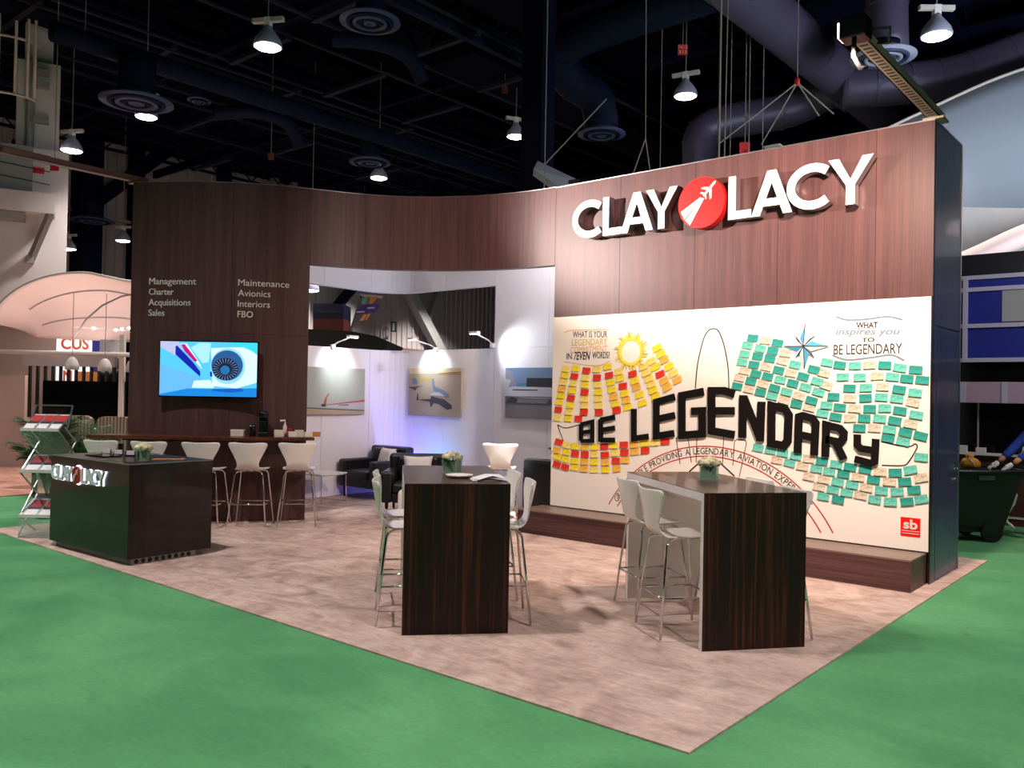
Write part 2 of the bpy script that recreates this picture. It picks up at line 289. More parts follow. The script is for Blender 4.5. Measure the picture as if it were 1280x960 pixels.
def textmesh(body, bold=0.0, shear=0.0):
    key = (body, bold, shear)
    if key in _fc: return _fc[key]
    cu = bpy.data.curves.new('t', 'FONT'); cu.body = body; cu.size = 1; cu.offset = bold; cu.shear = shear; cu.resolution_u = 3; cu.fill_mode = 'FRONT'
    ob = bpy.data.objects.new('t', cu); C.objects.link(ob); bpy.context.view_layer.update()
    me = bpy.data.meshes.new_from_object(ob.evaluated_get(bpy.context.evaluated_depsgraph_get()))
    vs = [(v.co.x, v.co.y) for v in me.vertices]; fs = [tuple(p.vertices) for p in me.polygons]
    # weld duplicate points so that outlines are closed
    idx = {}; nv = []; mp = []
    for p in vs:
        k = (round(p[0], 4), round(p[1], 4))
        if k not in idx: idx[k] = len(nv); nv.append(p)
        mp.append(idx[k])
    fs = [tuple(mp[i] for i in f) for f in fs]; fs = [f for f in fs if len(set(f)) == len(f)]
    bpy.data.objects.remove(ob); bpy.data.curves.remove(cu); bpy.data.meshes.remove(me)
    b = (min(p[0] for p in nv), max(p[0] for p in nv), min(p[1] for p in nv), max(p[1] for p in nv))
    _fc[key] = (nv, fs, b); return _fc[key]
def disc(cx, cy, rx, ry=None, n=28, a0=0, a1=2*PI):
    ry = ry or rx; return [(cx + rx*math.cos(a0 + (a1-a0)*i/n), cy + ry*math.sin(a0 + (a1-a0)*i/n)) for i in range(n)]
def arcpts(cx, cy, rx, ry, a0, a1, n): return [(cx + rx*math.cos(math.radians(a0 + (a1-a0)*i/n)), cy + ry*math.sin(math.radians(a0 + (a1-a0)*i/n))) for i in range(n+1)]
NOTES= [(-4.209, 2.026, -5.4, 'P'), (-4.221, 1.949, -5.4, 'Y'), (-4.244, 1.864, -5.4, 'P'), (-4.265, 1.777, -4.9, 'O'), (-4.275, 1.695, -4.4, 'Y'), (-4.296, 1.613, -4.3, 'Y'), (-4.314, 1.515, -3.8, 'R'), (-4.324, 1.411, -3.8, 'P'), (-4.054, 2.032, -5.0, 'Y'), (-4.074, 1.935, -4.4, 'R'), (-4.084, 1.848, -4.4, 'P'), (-4.106, 1.76, -3.9, 'Y'), (-4.121, 1.666, -3.9, 'R'), (-4.13, 1.578, -3.3, 'Y'), (-4.145, 1.49, -2.8, 'P'), (-4.161, 1.409, -2.8, 'Y'), (-3.895, 2.004, -2.3, 'R'), (-3.907, 1.914, -2.3, 'P'), (-3.91, 1.829, -1.7, 'Y'), (-3.915, 1.739, -1.7, 'R'), (-3.92, 1.656, -1.1, 'P'), (-3.918, 1.576, -1.1, 'P'), (-3.92, 1.493, -0.6, 'R'), (-4.001, 1.411, -0.6, 'R'), (-3.737, 2.017, 2.3, 'P'), (-3.735, 1.919, 2.9, 'R'), (-3.727, 1.833, 2.9, 'P'), (-3.715, 1.744, 2.9, 'Y'), (-3.71, 1.663, 2.9, 'P'), (-3.705, 1.578, 3.5, 'P'), (-3.699, 1.493, 4.1, 'R'), (-3.588, 2.05, 9.4, 'Y'), (-3.562, 1.946, 9.5, 'R'), (-3.539, 1.861, 9.5, 'Y'), (-3.518, 1.774, 10.0, 'Y'), (-3.492, 1.687, 10.1, 'O'), (-3.467, 1.607, 11.2, 'Y'), (-3.445, 1.529, 11.3, 'R'), (-3.427, 1.989, 10.3, 'P'), (-3.406, 1.911, 10.7, 'Y'), (-3.365, 1.818, 10.8, 'R'), (-3.343, 1.729, 11.4, 'Y'), (-3.318, 1.65, 11.5, 'O'), (-3.296, 1.57, 11.5, 'Y'), (-3.234, 1.962, 15.8, 'R'), (-3.206, 1.882, 16.5, 'Y'), (-3.179, 1.804, 16.4, 'O'), (-3.134, 1.719, 16.5, 'Y'), (-3.092, 1.624, 17.1, 'Y'), (-3.088, 2.047, 20.1, 'P'), (-3.048, 1.975, 20.3, 'P'), (-3.013, 1.907, 20.3, 'P'), (-2.981, 1.842, 20.3, 'P'), (-2.955, 1.773, 21.1, 'Y'), (-2.919, 1.7, 21.1, 'Y'), (-2.984, 2.107, 23.1, 'P'), (-2.93, 2.039, 23.4, 'Y'), (-2.865, 1.957, 24.1, 'R'), (-2.814, 1.881, 24.4, 'O'), (-2.772, 1.807, 24.4, 'O'), (-2.912, 2.259, 25.0, 'Y'), (-2.859, 2.189, 25.2, 'Y'), (-2.814, 2.119, 25.5, 'O'), (-2.75, 2.044, 26.0, 'Y'), (-2.695, 1.967, 26.3, 'P'), (-2.644, 1.891, 26.3, 'O'), (-4.295, 1.11, -11.3, 'R'), (-4.329, 1.007, -11.3, 'O'), (-4.316, 0.926, -11.3, 'Y'), (-4.32, 0.826, -10.7, 'R'), (-4.175, 1.078, -6.7, 'P'), (-4.18, 0.993, -6.7, 'Y'), (-4.194, 0.903, -6.1, 'Y'), (-4.192, 0.803, -6.1, 'R'), (-4.041, 1.071, -1.9, 'Y'), (-4.042, 0.98, -1.3, 'R'), (-4.048, 0.89, -1.2, 'Y'), (-4.046, 0.811, -0.6, 'Y'), (-3.901, 1.066, 1.3, 'O'), (-3.896, 0.977, 2.5, 'R'), (-3.901, 0.891, 2.6, 'O'), (-3.906, 0.803, 2.6, 'O'), (-3.76, 1.079, 3.3, 'Y'), (-3.755, 0.988, 3.9, 'P'), (-3.756, 0.897, 3.9, 'Y'), (-3.757, 0.804, 4.5, 'P'), (-3.615, 1.09, 4.7, 'R'), (-3.603, 0.991, 5.3, 'R'), (-3.595, 0.903, 5.3, 'O'), (-3.588, 0.816, 5.3, 'Y'), (-3.48, 1.112, 4.7, 'Y'), (-3.468, 1.021, 5.4, 'P'), (-3.444, 0.93, 6.0, 'R'), (-3.432, 0.839, 6.1, 'O'), (-3.337, 1.126, 6.1, 'R'), (-3.327, 1.037, 6.2, 'R'), (-3.315, 0.947, 6.9, 'O'), (-3.198, 1.136, 5.6, 'O'), (-3.187, 1.055, 6.3, 'O'), (-3.06, 1.161, 6.3, 'Y'), (-3.045, 1.077, 7.0, 'R'), (-2.928, 1.173, 6.5, 'P'), (-2.785, 1.194, 6.7, 'R'), (-1.751, 2.34, -8.9, 'T'), (-1.609, 2.312, -9.6, 'W'), (-1.478, 2.282, -10.3, 'T'), (-1.81, 2.266, -11.2, 'L'), (-1.665, 2.23, -10.1, 'L'), (-1.529, 2.203, -9.1, 'T'), (-1.392, 2.175, -9.2, 'W'), (-1.839, 2.175, -8.7, 'L'), (-1.694, 2.147, -8.7, 'T'), (-1.559, 2.121, -8.6, 'T'), (-1.421, 2.095, -11.0, 'W'), (-1.289, 2.055, -13.5, 'L'), (-1.866, 2.087, -9.6, 'L'), (-1.734, 2.059, -9.1, 'T'), (-1.598, 2.033, -9.8, 'W'), (-1.462, 2.0, -10.6, 'T'), (-1.331, 1.97, -11.6, 'W'), (-1.203, 1.933, -13.9, 'T'), (-1.059, 1.885, -16.5, 'L'), (-0.967, 1.844, -19.2, 'W'), (-1.095, 2.005, -15.7, 'T'), (-0.994, 1.969, -15.7, 'W'), (-1.837, 1.996, -11.7, 'W'), (-1.71, 1.963, -10.6, 'T'), (-1.579, 1.935, -10.5, 'T'), (-1.443, 1.901, -12.0, 'L'), (-1.31, 1.863, -12.9, 'T'), (-1.177, 1.824, -14.2, 'L'), (-1.045, 1.778, -15.4, 'L'), (-1.892, 1.922, -12.9, 'W'), (-1.764, 1.885, -11.5, 'T'), (-1.63, 1.855, -12.5, 'W'), (-1.504, 1.812, -13.8, 'T'), (-1.375, 1.776, -13.2, 'L'), (-1.245, 1.735, -14.4, 'W'), (-1.114, 1.691, -14.9, 'T'), (-1.919, 1.829, -10.3, 'T'), (-1.784, 1.798, -10.4, 'W'), (-1.656, 1.768, -11.7, 'T'), (-1.528, 1.731, -13.5, 'L'), (-1.399, 1.69, -13.6, 'W'), (-1.27, 1.652, -11.4, 'T'), (-1.136, 1.623, -9.8, 'W'), (-0.964, 2.075, -10.0, 'L'), (-0.838, 2.047, -5.9, 'T'), (-0.692, 2.04, -0.3, 'L'), (-0.556, 2.045, 0.5, 'W'), (-0.413, 2.043, -4.6, 'T'), (-0.277, 2.017, -7.4, 'L'), (-0.138, 1.998, -6.2, 'T'), (-0.808, 1.929, -0.8, 'L'), (-0.645, 1.926, 1.6, 'L'), (-0.483, 1.94, 0.8, 'W'), (-0.344, 1.931, -4.4, 'L'), (-0.215, 1.914, -5.0, 'T'), (-0.08, 1.902, -4.1, 'T'), (-0.741, 1.819, 1.5, 'T'), (-0.587, 1.824, 2.5, 'L'), (-0.431, 1.836, -1.9, 'W'), (-0.281, 1.811, -8.4, 'T'), (-0.14, 1.782, -9.3, 'L'), (-0.895, 1.733, -4.0, 'T'), (-0.735, 1.719, -1.0, 'W'), (-0.588, 1.726, 2.8, 'T'), (-0.442, 1.737, -0.3, 'L'), (-0.302, 1.724, -7.4, 'L'), (-0.16, 1.691, -10.5, 'W'), (-0.963, 1.647, -6.3, 'L'), (-0.832, 1.629, -4.3, 'T'), (-0.689, 1.621, -1.1, 'W'), (-0.548, 1.622, 1.8, 'T'), (-0.411, 1.632, -1.8, 'L'), (-0.272, 1.611, -9.1, 'T'), (-0.128, 1.575, -11.2, 'L'), (-1.003, 1.565, -10.6, 'L'), (-0.871, 1.534, -6.7, 'T'), (-0.732, 1.525, -0.8, 'W'), (-0.597, 1.529, 1.0, 'T'), (-0.454, 1.531, -2.3, 'L'), (-0.316, 1.515, -6.9, 'T'), (-0.177, 1.489, -8.5, 'W'), (-0.642, 1.433, 1.6, 'T'), (-0.501, 1.438, -0.5, 'W'), (-0.364, 1.43, -4.7, 'L'), (-0.22, 1.409, -8.1, 'T'), (-0.088, 1.381, -9.6, 'T'), (-0.376, 1.347, -8.7, 'T'), (-0.241, 1.321, -8.7, 'L'), (-1.672, 1.183, -5.4, 'L'), (-1.537, 1.167, -6.4, 'L'), (-1.407, 1.146, -7.2, 'L'), (-1.266, 1.124, -7.3, 'L'), (-1.134, 1.102, -6.2, 'W'), (-1.0, 1.088, -6.3, 'T'), (-0.859, 1.064, -6.6, 'L'), (-0.724, 1.048, -4.8, 'T'), (-0.583, 1.035, -4.4, 'T'), (-0.443, 1.021, -1.8, 'W'), (-0.307, 1.024, 6.4, 'T'), (-0.173, 1.059, 11.7, 'L'), (-1.466, 1.07, -7.4, 'W'), (-1.331, 1.048, -8.3, 'L'), (-1.197, 1.021, -6.4, 'W'), (-1.055, 1.009, -5.4, 'L'), (-0.927, 0.989, -5.6, 'L'), (-0.788, 0.976, -5.7, 'T'), (-0.648, 0.954, -5.6, 'W'), (-0.503, 0.941, -3.2, 'T'), (-0.359, 0.934, 0.7, 'W'), (-0.222, 0.945, 9.3, 'T'), (-0.082, 0.991, 14.6, 'W'), (-1.131, 0.924, -5.5, 'W'), (-0.983, 0.906, -5.1, 'W'), (-0.842, 0.892, -4.7, 'L'), (-0.704, 0.877, -5.5, 'L'), (-0.569, 0.859, -5.8, 'W'), (-0.43, 0.842, -2.6, 'L'), (-0.288, 0.843, 5.2, 'L'), (-0.14, 0.875, 9.8, 'T'), (-1.027, 0.83, -5.9, 'W'), (-0.889, 0.812, -5.7, 'L'), (-0.753, 0.796, -5.1, 'L'), (-0.622, 0.782, -7.8, 'W'), (-0.49, 0.751, -6.5, 'L'), (-0.347, 0.743, 1.4, 'L'), (-0.2, 0.76, 8.5, 'T'), (-0.076, 0.794, 12.3, 'L'), (-0.983, 0.737, -5.9, 'L'), (-0.837, 0.718, -5.9, 'T'), (-0.081, 1.184, 0.0, 'L')]
BLACK= {'B': [[(-3.953, 1.348), (-3.949, 1.142)], [(-3.953, 1.343), (-3.787, 1.383), (-3.782, 1.15), (-3.949, 1.142)], [(-3.951, 1.245), (-3.785, 1.267)]], 'E1': [[(-3.665, 1.417), (-3.66, 1.147)], [(-3.665, 1.407), (-3.465, 1.447)], [(-3.663, 1.286), (-3.463, 1.319)], [(-3.66, 1.166), (-3.46, 1.176)]], 'L': [[(-3.201, 1.554), (-3.194, 1.208), (-3.0, 1.24)]], 'E2': [[(-2.666, 1.703), (-2.902, 1.64), (-2.895, 1.25), (-2.668, 1.292)], [(-2.899, 1.442), (-2.662, 1.495)]], 'G': [[(-2.309, 1.766), (-2.575, 1.718), (-2.567, 1.274), (-2.316, 1.303), (-2.32, 1.554), (-2.452, 1.546)]], 'E3': [[(-1.945, 1.745), (-2.062, 1.778), (-2.213, 1.776), (-2.206, 1.338), (-1.938, 1.307)], [(-2.21, 1.557), (-1.942, 1.564)]], 'N': [[(-1.845, 1.734), (-1.846, 1.281)], [(-1.84, 1.717), (-1.645, 1.274)], [(-1.638, 1.669), (-1.649, 1.253)]], 'D': [[(-1.528, 1.63), (-1.382, 1.596), (-1.343, 1.535), (-1.352, 1.272), (-1.393, 1.22), (-1.527, 1.238), (-1.528, 1.63)]], 'A': [[(-1.245, 1.155), (-1.238, 1.522), (-1.197, 1.536), (-1.099, 1.511), (-1.066, 1.463), (-1.077, 1.141)], [(-1.24, 1.343), (-1.071, 1.314)]], 'R': [[(-0.965, 1.131), (-0.961, 1.451), (-0.827, 1.421), (-0.787, 1.379), (-0.79, 1.324), (-0.825, 1.286), (-0.959, 1.307)], [(-0.872, 1.296), (-0.784, 1.119)]], 'Y': [[(-0.657, 1.369), (-0.656, 1.268), (-0.625, 1.234), (-0.49, 1.223)], [(-0.484, 1.334), (-0.493, 1.115), (-0.526, 1.097), (-0.677, 1.13)]]}
LINES= {'fus': [(-2.417, 1.796), (-2.393, 2.072), (-2.329, 2.337), (-2.273, 2.432), (-2.215, 2.456), (-2.148, 2.428), (-2.08, 2.269), (-2.029, 2.025), (-2.016, 1.8)], 'fusL1': [(-2.388, 1.273), (-2.393, 0.98)], 'fusR1': [(-2.068, 1.288), (-2.077, 0.984)], 'wl': [(-4.322, 1.324), (-4.217, 1.108), (-4.142, 1.083), (-4.008, 1.08)], 'wl2': [(-4.322, 1.324), (-4.196, 1.289), (-3.989, 1.337)], 'wr': [(-0.432, 1.31), (-0.309, 1.286), (-0.181, 1.278), (-0.139, 1.303), (-0.118, 1.289), (-0.125, 1.251), (-0.193, 1.127), (-0.249, 1.093), (-0.43, 1.084)], 'e1': [(-2.591, 0.949), (-2.647, 1.234), (-2.617, 1.263), (-2.517, 1.267), (-2.496, 1.241), (-2.452, 0.977)], 'e2': [(-1.956, 0.975), (-1.942, 1.234), (-1.915, 1.261), (-1.814, 1.249), (-1.805, 1.224), (-1.881, 0.861)], 't1': [(-2.297, 1.031), (-2.48, 0.868)], 't2': [(-2.163, 1.039), (-1.936, 0.865)]}
ARC_OUT= [(-3.546, 0.407), (-3.47, 0.585), (-3.383, 0.706), (-3.231, 0.878), (-3.017, 1.013), (-2.757, 1.111), (-2.505, 1.152), (-2.212, 1.167), (-1.84, 1.154), (-1.572, 1.11), (-1.357, 1.033), (-1.146, 0.869), (-0.982, 0.643), (-0.891, 0.367)]
ARC_IN= [(-3.455, 0.378), (-3.358, 0.567), (-3.121, 0.802), (-2.91, 0.928), (-2.602, 1.011), (-2.21, 1.054), (-1.929, 1.037), (-1.658, 0.996), (-1.44, 0.912), (-1.227, 0.757), (-1.077, 0.569), (-0.993, 0.346)]
BASE= [(-3.412, 0.477), (-3.282, 0.677), (-3.058, 0.89), (-2.704, 1.01), (-2.211, 1.063), (-1.838, 1.043), (-1.5, 0.94), (-1.227, 0.781), (-1.118, 0.629)]
SUN= [(-3.258, 2.216), (-3.127, 2.218), (-3.255, 2.098), (-3.262, 2.447)]
STAR= {'c': (-1.195, 2.24), 'n': (-1.186, 2.468), 's': (-1.188, 2.012), 'e': (-0.948, 2.235), 'w': (-1.409, 2.245), 'ne': (-1.086, 2.343), 'nw': (-1.284, 2.341), 'sw': (-1.281, 2.127), 'se': (-1.091, 2.125)}
TX= {'t1': [(-4.11, 2.415), (-3.599, 2.4), (-4.112, 2.495)], 't2': [(-4.12, 2.311), (-3.597, 2.313)], 't3': [(-4.143, 2.217), (-3.595, 2.227)], 't4': [(-4.215, 2.148), (-3.559, 2.149), (-4.217, 2.228)], 'r1': [(-0.686, 2.405), (-0.483, 2.402), (-0.687, 2.464)], 'r2': [(-0.886, 2.325), (-0.279, 2.311), (-0.887, 2.409)], 'r3': [(-0.631, 2.267), (-0.511, 2.268), (-0.632, 2.31)], 'r4': [(-0.9, 2.154), (-0.262, 2.144), (-0.901, 2.258)], 'w1': [(-0.881, 2.528), (-0.772, 2.491), (-0.581, 2.491), (-0.397, 2.506), (-0.259, 2.47)], 'w2': [(-0.915, 2.146), (-0.766, 2.097), (-0.539, 2.117), (-0.356, 2.138), (-0.24, 2.083)], 'sb': [(-0.254, 0.61), (-0.082, 0.614), (-0.252, 0.437), (-0.08, 0.443)], 'wl1': [(-4.248, 2.479), (-4.137, 2.505), (-3.835, 2.5), (-3.578, 2.496)], 'wl2': [(-4.24, 2.118), (-3.945, 2.076), (-3.708, 2.064), (-3.559, 2.12)]}
# ---------------------------------------------------------------- the hall
def struct(g, name, m, **k): return tag(g.o(name, m, **k), kind='structure')
g = G(); g.box((-60, -40, -0.1), (50, 60, -0.004)); floor = struct(g, 'floor', mat('grey_concrete_floor', '5e5a5c', 0.8, noise=0.15, nscale=0.5))
g = G(); g.box((-12.05, -16, -0.004), (11, 9, 0)); tag(g.o('aisle_carpet', 'green'), 'green aisle carpet surrounding the booth on all sides', 'carpet')
g = G(); g.prism([(0.14, -4.83), (0.14, 1.75), (-8.95, 1.75), (-8.92, -4.87)], 0.0, 0.012)
bc = tag(g.o('booth_carpet', 'beigecarpet'), 'beige carpet under the booth, its front corner pointing at the viewer', 'carpet')
g = G(); g.prism([(-12.05, -12), (-12.05, 4), (-26, 4), (-26, -12)], 0.0, 0.012)
tag(g.o('neighbour_carpet', 'pinkcarpet'), 'pinkish carpet of the lounge stand at the left edge', 'carpet')
g = G(); g.box((-60, -40, 12.0), (50, 60, 12.2)); ceil = struct(g, 'ceiling', 'navyd')
g = G()   # ribbed cladding of the far hall wall
xs = []; y = -40.0; vs = []
while y < 60: vs += [(-34, y), (-34, y+0.2), (-33.93, y+0.24), (-33.93, y+0.36), (-34, y+0.4)]; y += 0.4
n = len(vs); g.add([(a, b, 0) for a, b in vs] + [(a, b, 12) for a, b in vs], [(i, i+1, n+i+1, n+i) for i in range(n-1)])
wl = struct(g, 'wall_left', 'hallgrey')
g = G(); g.box((-34, 45, 0), (50, 45.2, 12)); struct(g, 'wall_back', 'navyd')
g = G(); g.box((40, -40, 0), (40.2, 45, 12)); struct(g, 'wall_right', 'navyd')
g = G(); g.box((-34, -40.2, 0), (40, -40, 12)); struct(g, 'wall_front', 'navyd')
# steel posts, rails and braces on the far wall
def brace(p, q, w, name='steel_brace', m='steelgrey'): g = G(); g.bar(p, q, w, w); return g.o(name, m, wl)
brace((-33.5, 24.3, 7.4), (-33.5, 27.8, 3.0), 0.55); brace((-33.5, 26.8, 8.0), (-33.5, 25.9, 6.0), 0.22); brace((-33.4, 20.6, 8.6), (-33.4, 17.6, 0), 0.75)
brace((-33.3, 20.5, 4.15), (-33.3, 26.5, 4.05), 0.16, 'wall_pipe', 'boomL'); brace((-33.3, 20.5, 3.95), (-33.3, 26.5, 3.85), 0.05, 'wall_pipe', 'cable')
for yy, w in ((6.4, 0.9), (8.4, 0.5), (12.5, 0.5), (15.2, 0.3), (16.3, 0.3), (17.2, 0.3)): brace((-33.4, yy, 0), (-33.4, yy, 12), w, 'wall_post', 'navy' if yy < 14 else 'hallgrey')
brace((-33.3, 2, 8.9), (-33.3, 14, 8.4), 0.12, 'wall_pipe', 'cable')
brace((-33.2, 3.0, 5.8), (-33.2, 9.6, 12), 0.5, m='navy')
g = G(); g.strip([(30.0 - 0.3, 5.1), (30.3 - .3, 5.1), (30.3 - .3, 5.6), (29.7, 5.6), (29.7, 5.1)], 0.08, lambda u, v, d: Vector((-33.6 + d, u - 6.6, v)), 0, 0.05); g.o('wall_box', 'black', wl)
# roof: open-web joists along Y, purlins along X, big box girder, posts
def joist(x, z0, z1, y0, y1, m='navy', step=1.1):
    g = G(); g.bar((x, y0, z0), (x, y1, z0), 0.12, 0.10); g.bar((x, y0, z1), (x, y1, z1), 0.12, 0.10)
    y = y0; k = 0
    while y < y1 - step/2:
        g.bar((x, y, z1 if k % 2 else z0), (x, y + step/2, z0 if k % 2 else z1), 0.045); y += step/2; k += 1
    return g.o('roof_joist', m, ceil)
for i, x in enumerate([-31, -28.5, -26, -23.5, -21, -18.8, -15.0, -12.8, -8.0, -3.0, -0.5, 2, 4.5]): joist(x, 10.9, 11.7, -10, 44, step=1.6)
def beam(p, q, w, h, m='navy', name='roof_beam'): g = G(); g.bar(p, q, w, h); return g.o(name, m, ceil)
for y in (-2, 3.5, 9, 14.5, 20, 26, 32, 38): beam((-33, y, 10.8), (10, y, 10.8), 0.16, 0.3, 'navy', 'roof_purlin')
# light bridging bars that catch the lamps
for x, y, z in [(-21, -1, 10.4), (-21, 2.2, 10.4), (-17.8, 3.4, 10.2), (-17.8, 6.4, 10.2), (-17.8, 9.4, 10.2), (-14, 3.2, 10.2), (-14, 6.0, 10.2), (-14, 8.8, 10.2), (-24.5, 5.5, 10.2), (-24.5, 9, 10.2), (-24.5, 13, 10.2), (-21, 6, 10.4), (-21, 10.4, 10.4), (-28, 8, 10), (-28, 14, 10)]:
    beam((x, y, z), (x + 2.6, y, z), 0.14, 0.10, 'bridge', 'bridging_bar')
for x in (-21, -18.4, -17.8, -15.2, -14, -11.4, -24.5, -21.9): beam((x, -6, 10.25), (x, 34, 10.25), 0.06, 0.06, 'bridge', 'bridging_rail')
beam((-10.4, 1.0, 11.2), (-10.4, 7.2, 11.2), 1.1, 1.6, 'navyd', 'box_girder'); beam((-11.6, 2.4, 10.1), (-11.6, 9.4, 10.1), 0.18, 0.18, 'ductd', 'roof_pipe')
beam((-9.25, 5.6, 0), (-9.25, 5.6, 12), 0.55, 0.45, 'navy', 'roof_post'); beam((-13.5, 7.2, 10.9), (-13.5, 26, 10.9), 1.6, 0.9, 'navyd', 'box_girder')
beam((-19.6, -2, 10.9), (-19.6, 34, 10.9), 0.9, 0.9, 'navyd', 'box_girder')
beam((-29, 9.5, 4.5), (-25, 14.5, 12), 0.4, 0.4, 'navy', 'roof_brace'); beam((-27, 13.4, 4.5), (-23, 17.8, 12), 0.4, 0.4, 'navy', 'roof_brace')
beam((-10.2, 7.0, 10.6), (10, 7.0, 10.6), 0.25, 0.25, 'navy'); beam((-10.2, 11.5, 10.9), (10, 11.5, 10.9), 0.3, 0.3, 'navy')
beam((-2.4, 2, 10.6), (-2.4, 12, 10.6), 0.35, 0.3, 'navy')

def smooth(pts, n=5):
    P = [Vector(p) for p in pts]; out = []
    for i in range(len(P) - 1):
        a, b, c, d = P[max(i-1, 0)], P[i], P[i+1], P[min(i+2, len(P)-1)]
        for k in range(n):
            t = k / n; out.append(0.5 * ((2*b) + (c-a)*t + (2*a-5*b+4*c-d)*t*t + (3*b-a-3*c+d)*t**3))
    out.append(P[-1]); return out
def duct(pts, r, m, label, elbows=()):
    t = thing('air_duct', pts[0], 0, label, 'duct'); o0 = Vector(pts[0]); g = G()
    S = smooth(pts, 6) if len(pts) > 2 else [Vector(pts[0]).lerp(Vector(pts[1]), k/10) for k in range(11)]
    g.tube([p - o0 for p in S], r, 18); g.o('duct_pipe', m, t, smooth=True)
    for i in range(1, len(S) - 1, 3):
        g = G(); d = (S[i+1] - S[i-1]).normalized() * 0.03; g.tube([S[i] - o0 - d, S[i] - o0 + d], r * 1.04, 18); g.o('joint_band', m, t)
    return t
duct([(-5.15, -4, 9.6), (-5.15, 16.5, 9.6)], 0.52, 'duct', 'large purple grey duct crossing above the sign wall from the top of the frame')
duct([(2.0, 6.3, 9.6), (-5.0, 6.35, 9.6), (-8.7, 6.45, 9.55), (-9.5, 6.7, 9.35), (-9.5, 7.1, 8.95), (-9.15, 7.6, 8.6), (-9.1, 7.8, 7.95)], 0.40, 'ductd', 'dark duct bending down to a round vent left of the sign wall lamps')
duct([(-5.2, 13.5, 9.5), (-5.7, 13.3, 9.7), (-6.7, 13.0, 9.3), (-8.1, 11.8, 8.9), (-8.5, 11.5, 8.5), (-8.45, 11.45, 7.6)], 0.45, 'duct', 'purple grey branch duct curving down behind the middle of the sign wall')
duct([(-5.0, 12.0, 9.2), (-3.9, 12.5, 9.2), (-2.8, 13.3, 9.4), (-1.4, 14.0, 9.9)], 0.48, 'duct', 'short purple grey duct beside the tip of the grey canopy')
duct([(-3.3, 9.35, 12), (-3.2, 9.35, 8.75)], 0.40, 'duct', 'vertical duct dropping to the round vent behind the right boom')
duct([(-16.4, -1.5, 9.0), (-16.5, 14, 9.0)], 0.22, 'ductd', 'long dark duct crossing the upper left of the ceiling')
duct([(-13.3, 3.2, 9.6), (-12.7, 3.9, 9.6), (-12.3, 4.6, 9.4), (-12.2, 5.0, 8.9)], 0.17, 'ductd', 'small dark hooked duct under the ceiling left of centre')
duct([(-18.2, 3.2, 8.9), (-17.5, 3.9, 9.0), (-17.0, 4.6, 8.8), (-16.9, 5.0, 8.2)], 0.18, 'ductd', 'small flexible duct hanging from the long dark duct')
def diffuser(loc, r, m, label, stem=2.2, mb='diffd'):
    t = thing('ceiling_diffuser', loc, 0, label, 'vent')
    g = G(); g.lathe([(r, 0), (r*0.99, 0.03), (r*0.55, 0.16), (r*0.5, 0.2)], n=36); g.o('plate', m, t, smooth=True)
    for k, q in enumerate((0.78, 0.58, 0.4, 0.22)):
        g = G(); g.lathe([(r*q, 0.0), (r*q, -0.03), (r*(q-0.09), -0.055), (r*(q-0.12), 0.0)], n=32); g.o('ring', m if k % 2 else mb, t, smooth=True)
    g = G(); g.lathe([(r*0.5, 0.18), (r*0.5, stem)], n=20); g.o('collar', 'ductd', t, smooth=True)
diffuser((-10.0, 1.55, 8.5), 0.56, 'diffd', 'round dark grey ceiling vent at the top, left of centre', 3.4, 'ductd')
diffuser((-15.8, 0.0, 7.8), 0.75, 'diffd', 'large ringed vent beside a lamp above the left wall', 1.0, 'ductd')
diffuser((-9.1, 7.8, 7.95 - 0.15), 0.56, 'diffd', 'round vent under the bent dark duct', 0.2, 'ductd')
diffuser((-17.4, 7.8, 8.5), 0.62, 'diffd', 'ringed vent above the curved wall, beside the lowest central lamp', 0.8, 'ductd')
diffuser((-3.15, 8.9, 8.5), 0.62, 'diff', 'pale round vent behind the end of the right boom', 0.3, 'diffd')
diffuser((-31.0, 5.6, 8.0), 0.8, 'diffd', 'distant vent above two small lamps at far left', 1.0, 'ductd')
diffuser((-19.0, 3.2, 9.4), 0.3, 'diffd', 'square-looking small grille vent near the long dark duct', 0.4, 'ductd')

def lamp(loc, label, power=HALL_LAMP_W, s=1.0, rz=0.5):
    t = thing('high_bay_lamp', loc, rz, label, 'lamp', 'high bay lamps under the hall ceiling')
    g = G(); g.lathe([(0.27*s, 0.0), (0.275*s, 0.03), (0.24*s, 0.14), (0.15*s, 0.27), (0.09*s, 0.34), (0.07*s, 0.4)], n=28); g.o('reflector', 'diff', t, smooth=True)
    g = G(); g.lathe([(0.0, -0.05), (0.12*s, -0.045), (0.22*s, -0.02), (0.262*s, 0.01), (0.262*s, 0.02)], n=28); g.o('lens', 'lamp', t, smooth=True)
    g = G(); g.box((-0.06, -0.06, 0.38), (0.06, 0.06, 0.56)); g.o('driver_box', 'white', t)
    for sx in (-1, 1):
        g = G(); g.box((min(sx*0.05, sx*0.32), -0.05, 0.47), (max(sx*0.05, sx*0.32), 0.05, 0.56)); g.o('ballast_arm', 'offwhite', t, bevel=0.01)
    g = G(); g.tube([(0, 0, 0.56), (0, 0, 11.9 - loc[2])], 0.012, 6); g.o('suspension_cable', 'cable', t)
    if power: o = spot('lamp_light', (loc[0], loc[1], loc[2] - 0.12), (loc[0], loc[1], 0), power, HALL_LAMP_COL, 112, 0.7, 0.25)
lamp((-11.91, 0.65, 8.23), 'high bay lamp over the left wall, largest one left of centre')
lamp((-18.28, 1.42, 8.36), 'high bay lamp beside the large ringed vent above the left wall')
lamp((-1.97, 8.03, 8.33), 'high bay lamp at the top right, above the grey canopy', rz=0.7)
lamp((-7.45, 8.76, 8.62), 'high bay lamp hanging above the round logo of the wall sign', rz=0.2)
lamp((-13.45, 9.83, 9.05), 'high bay lamp near the dark roof post, above the curved wall', rz=1.1)
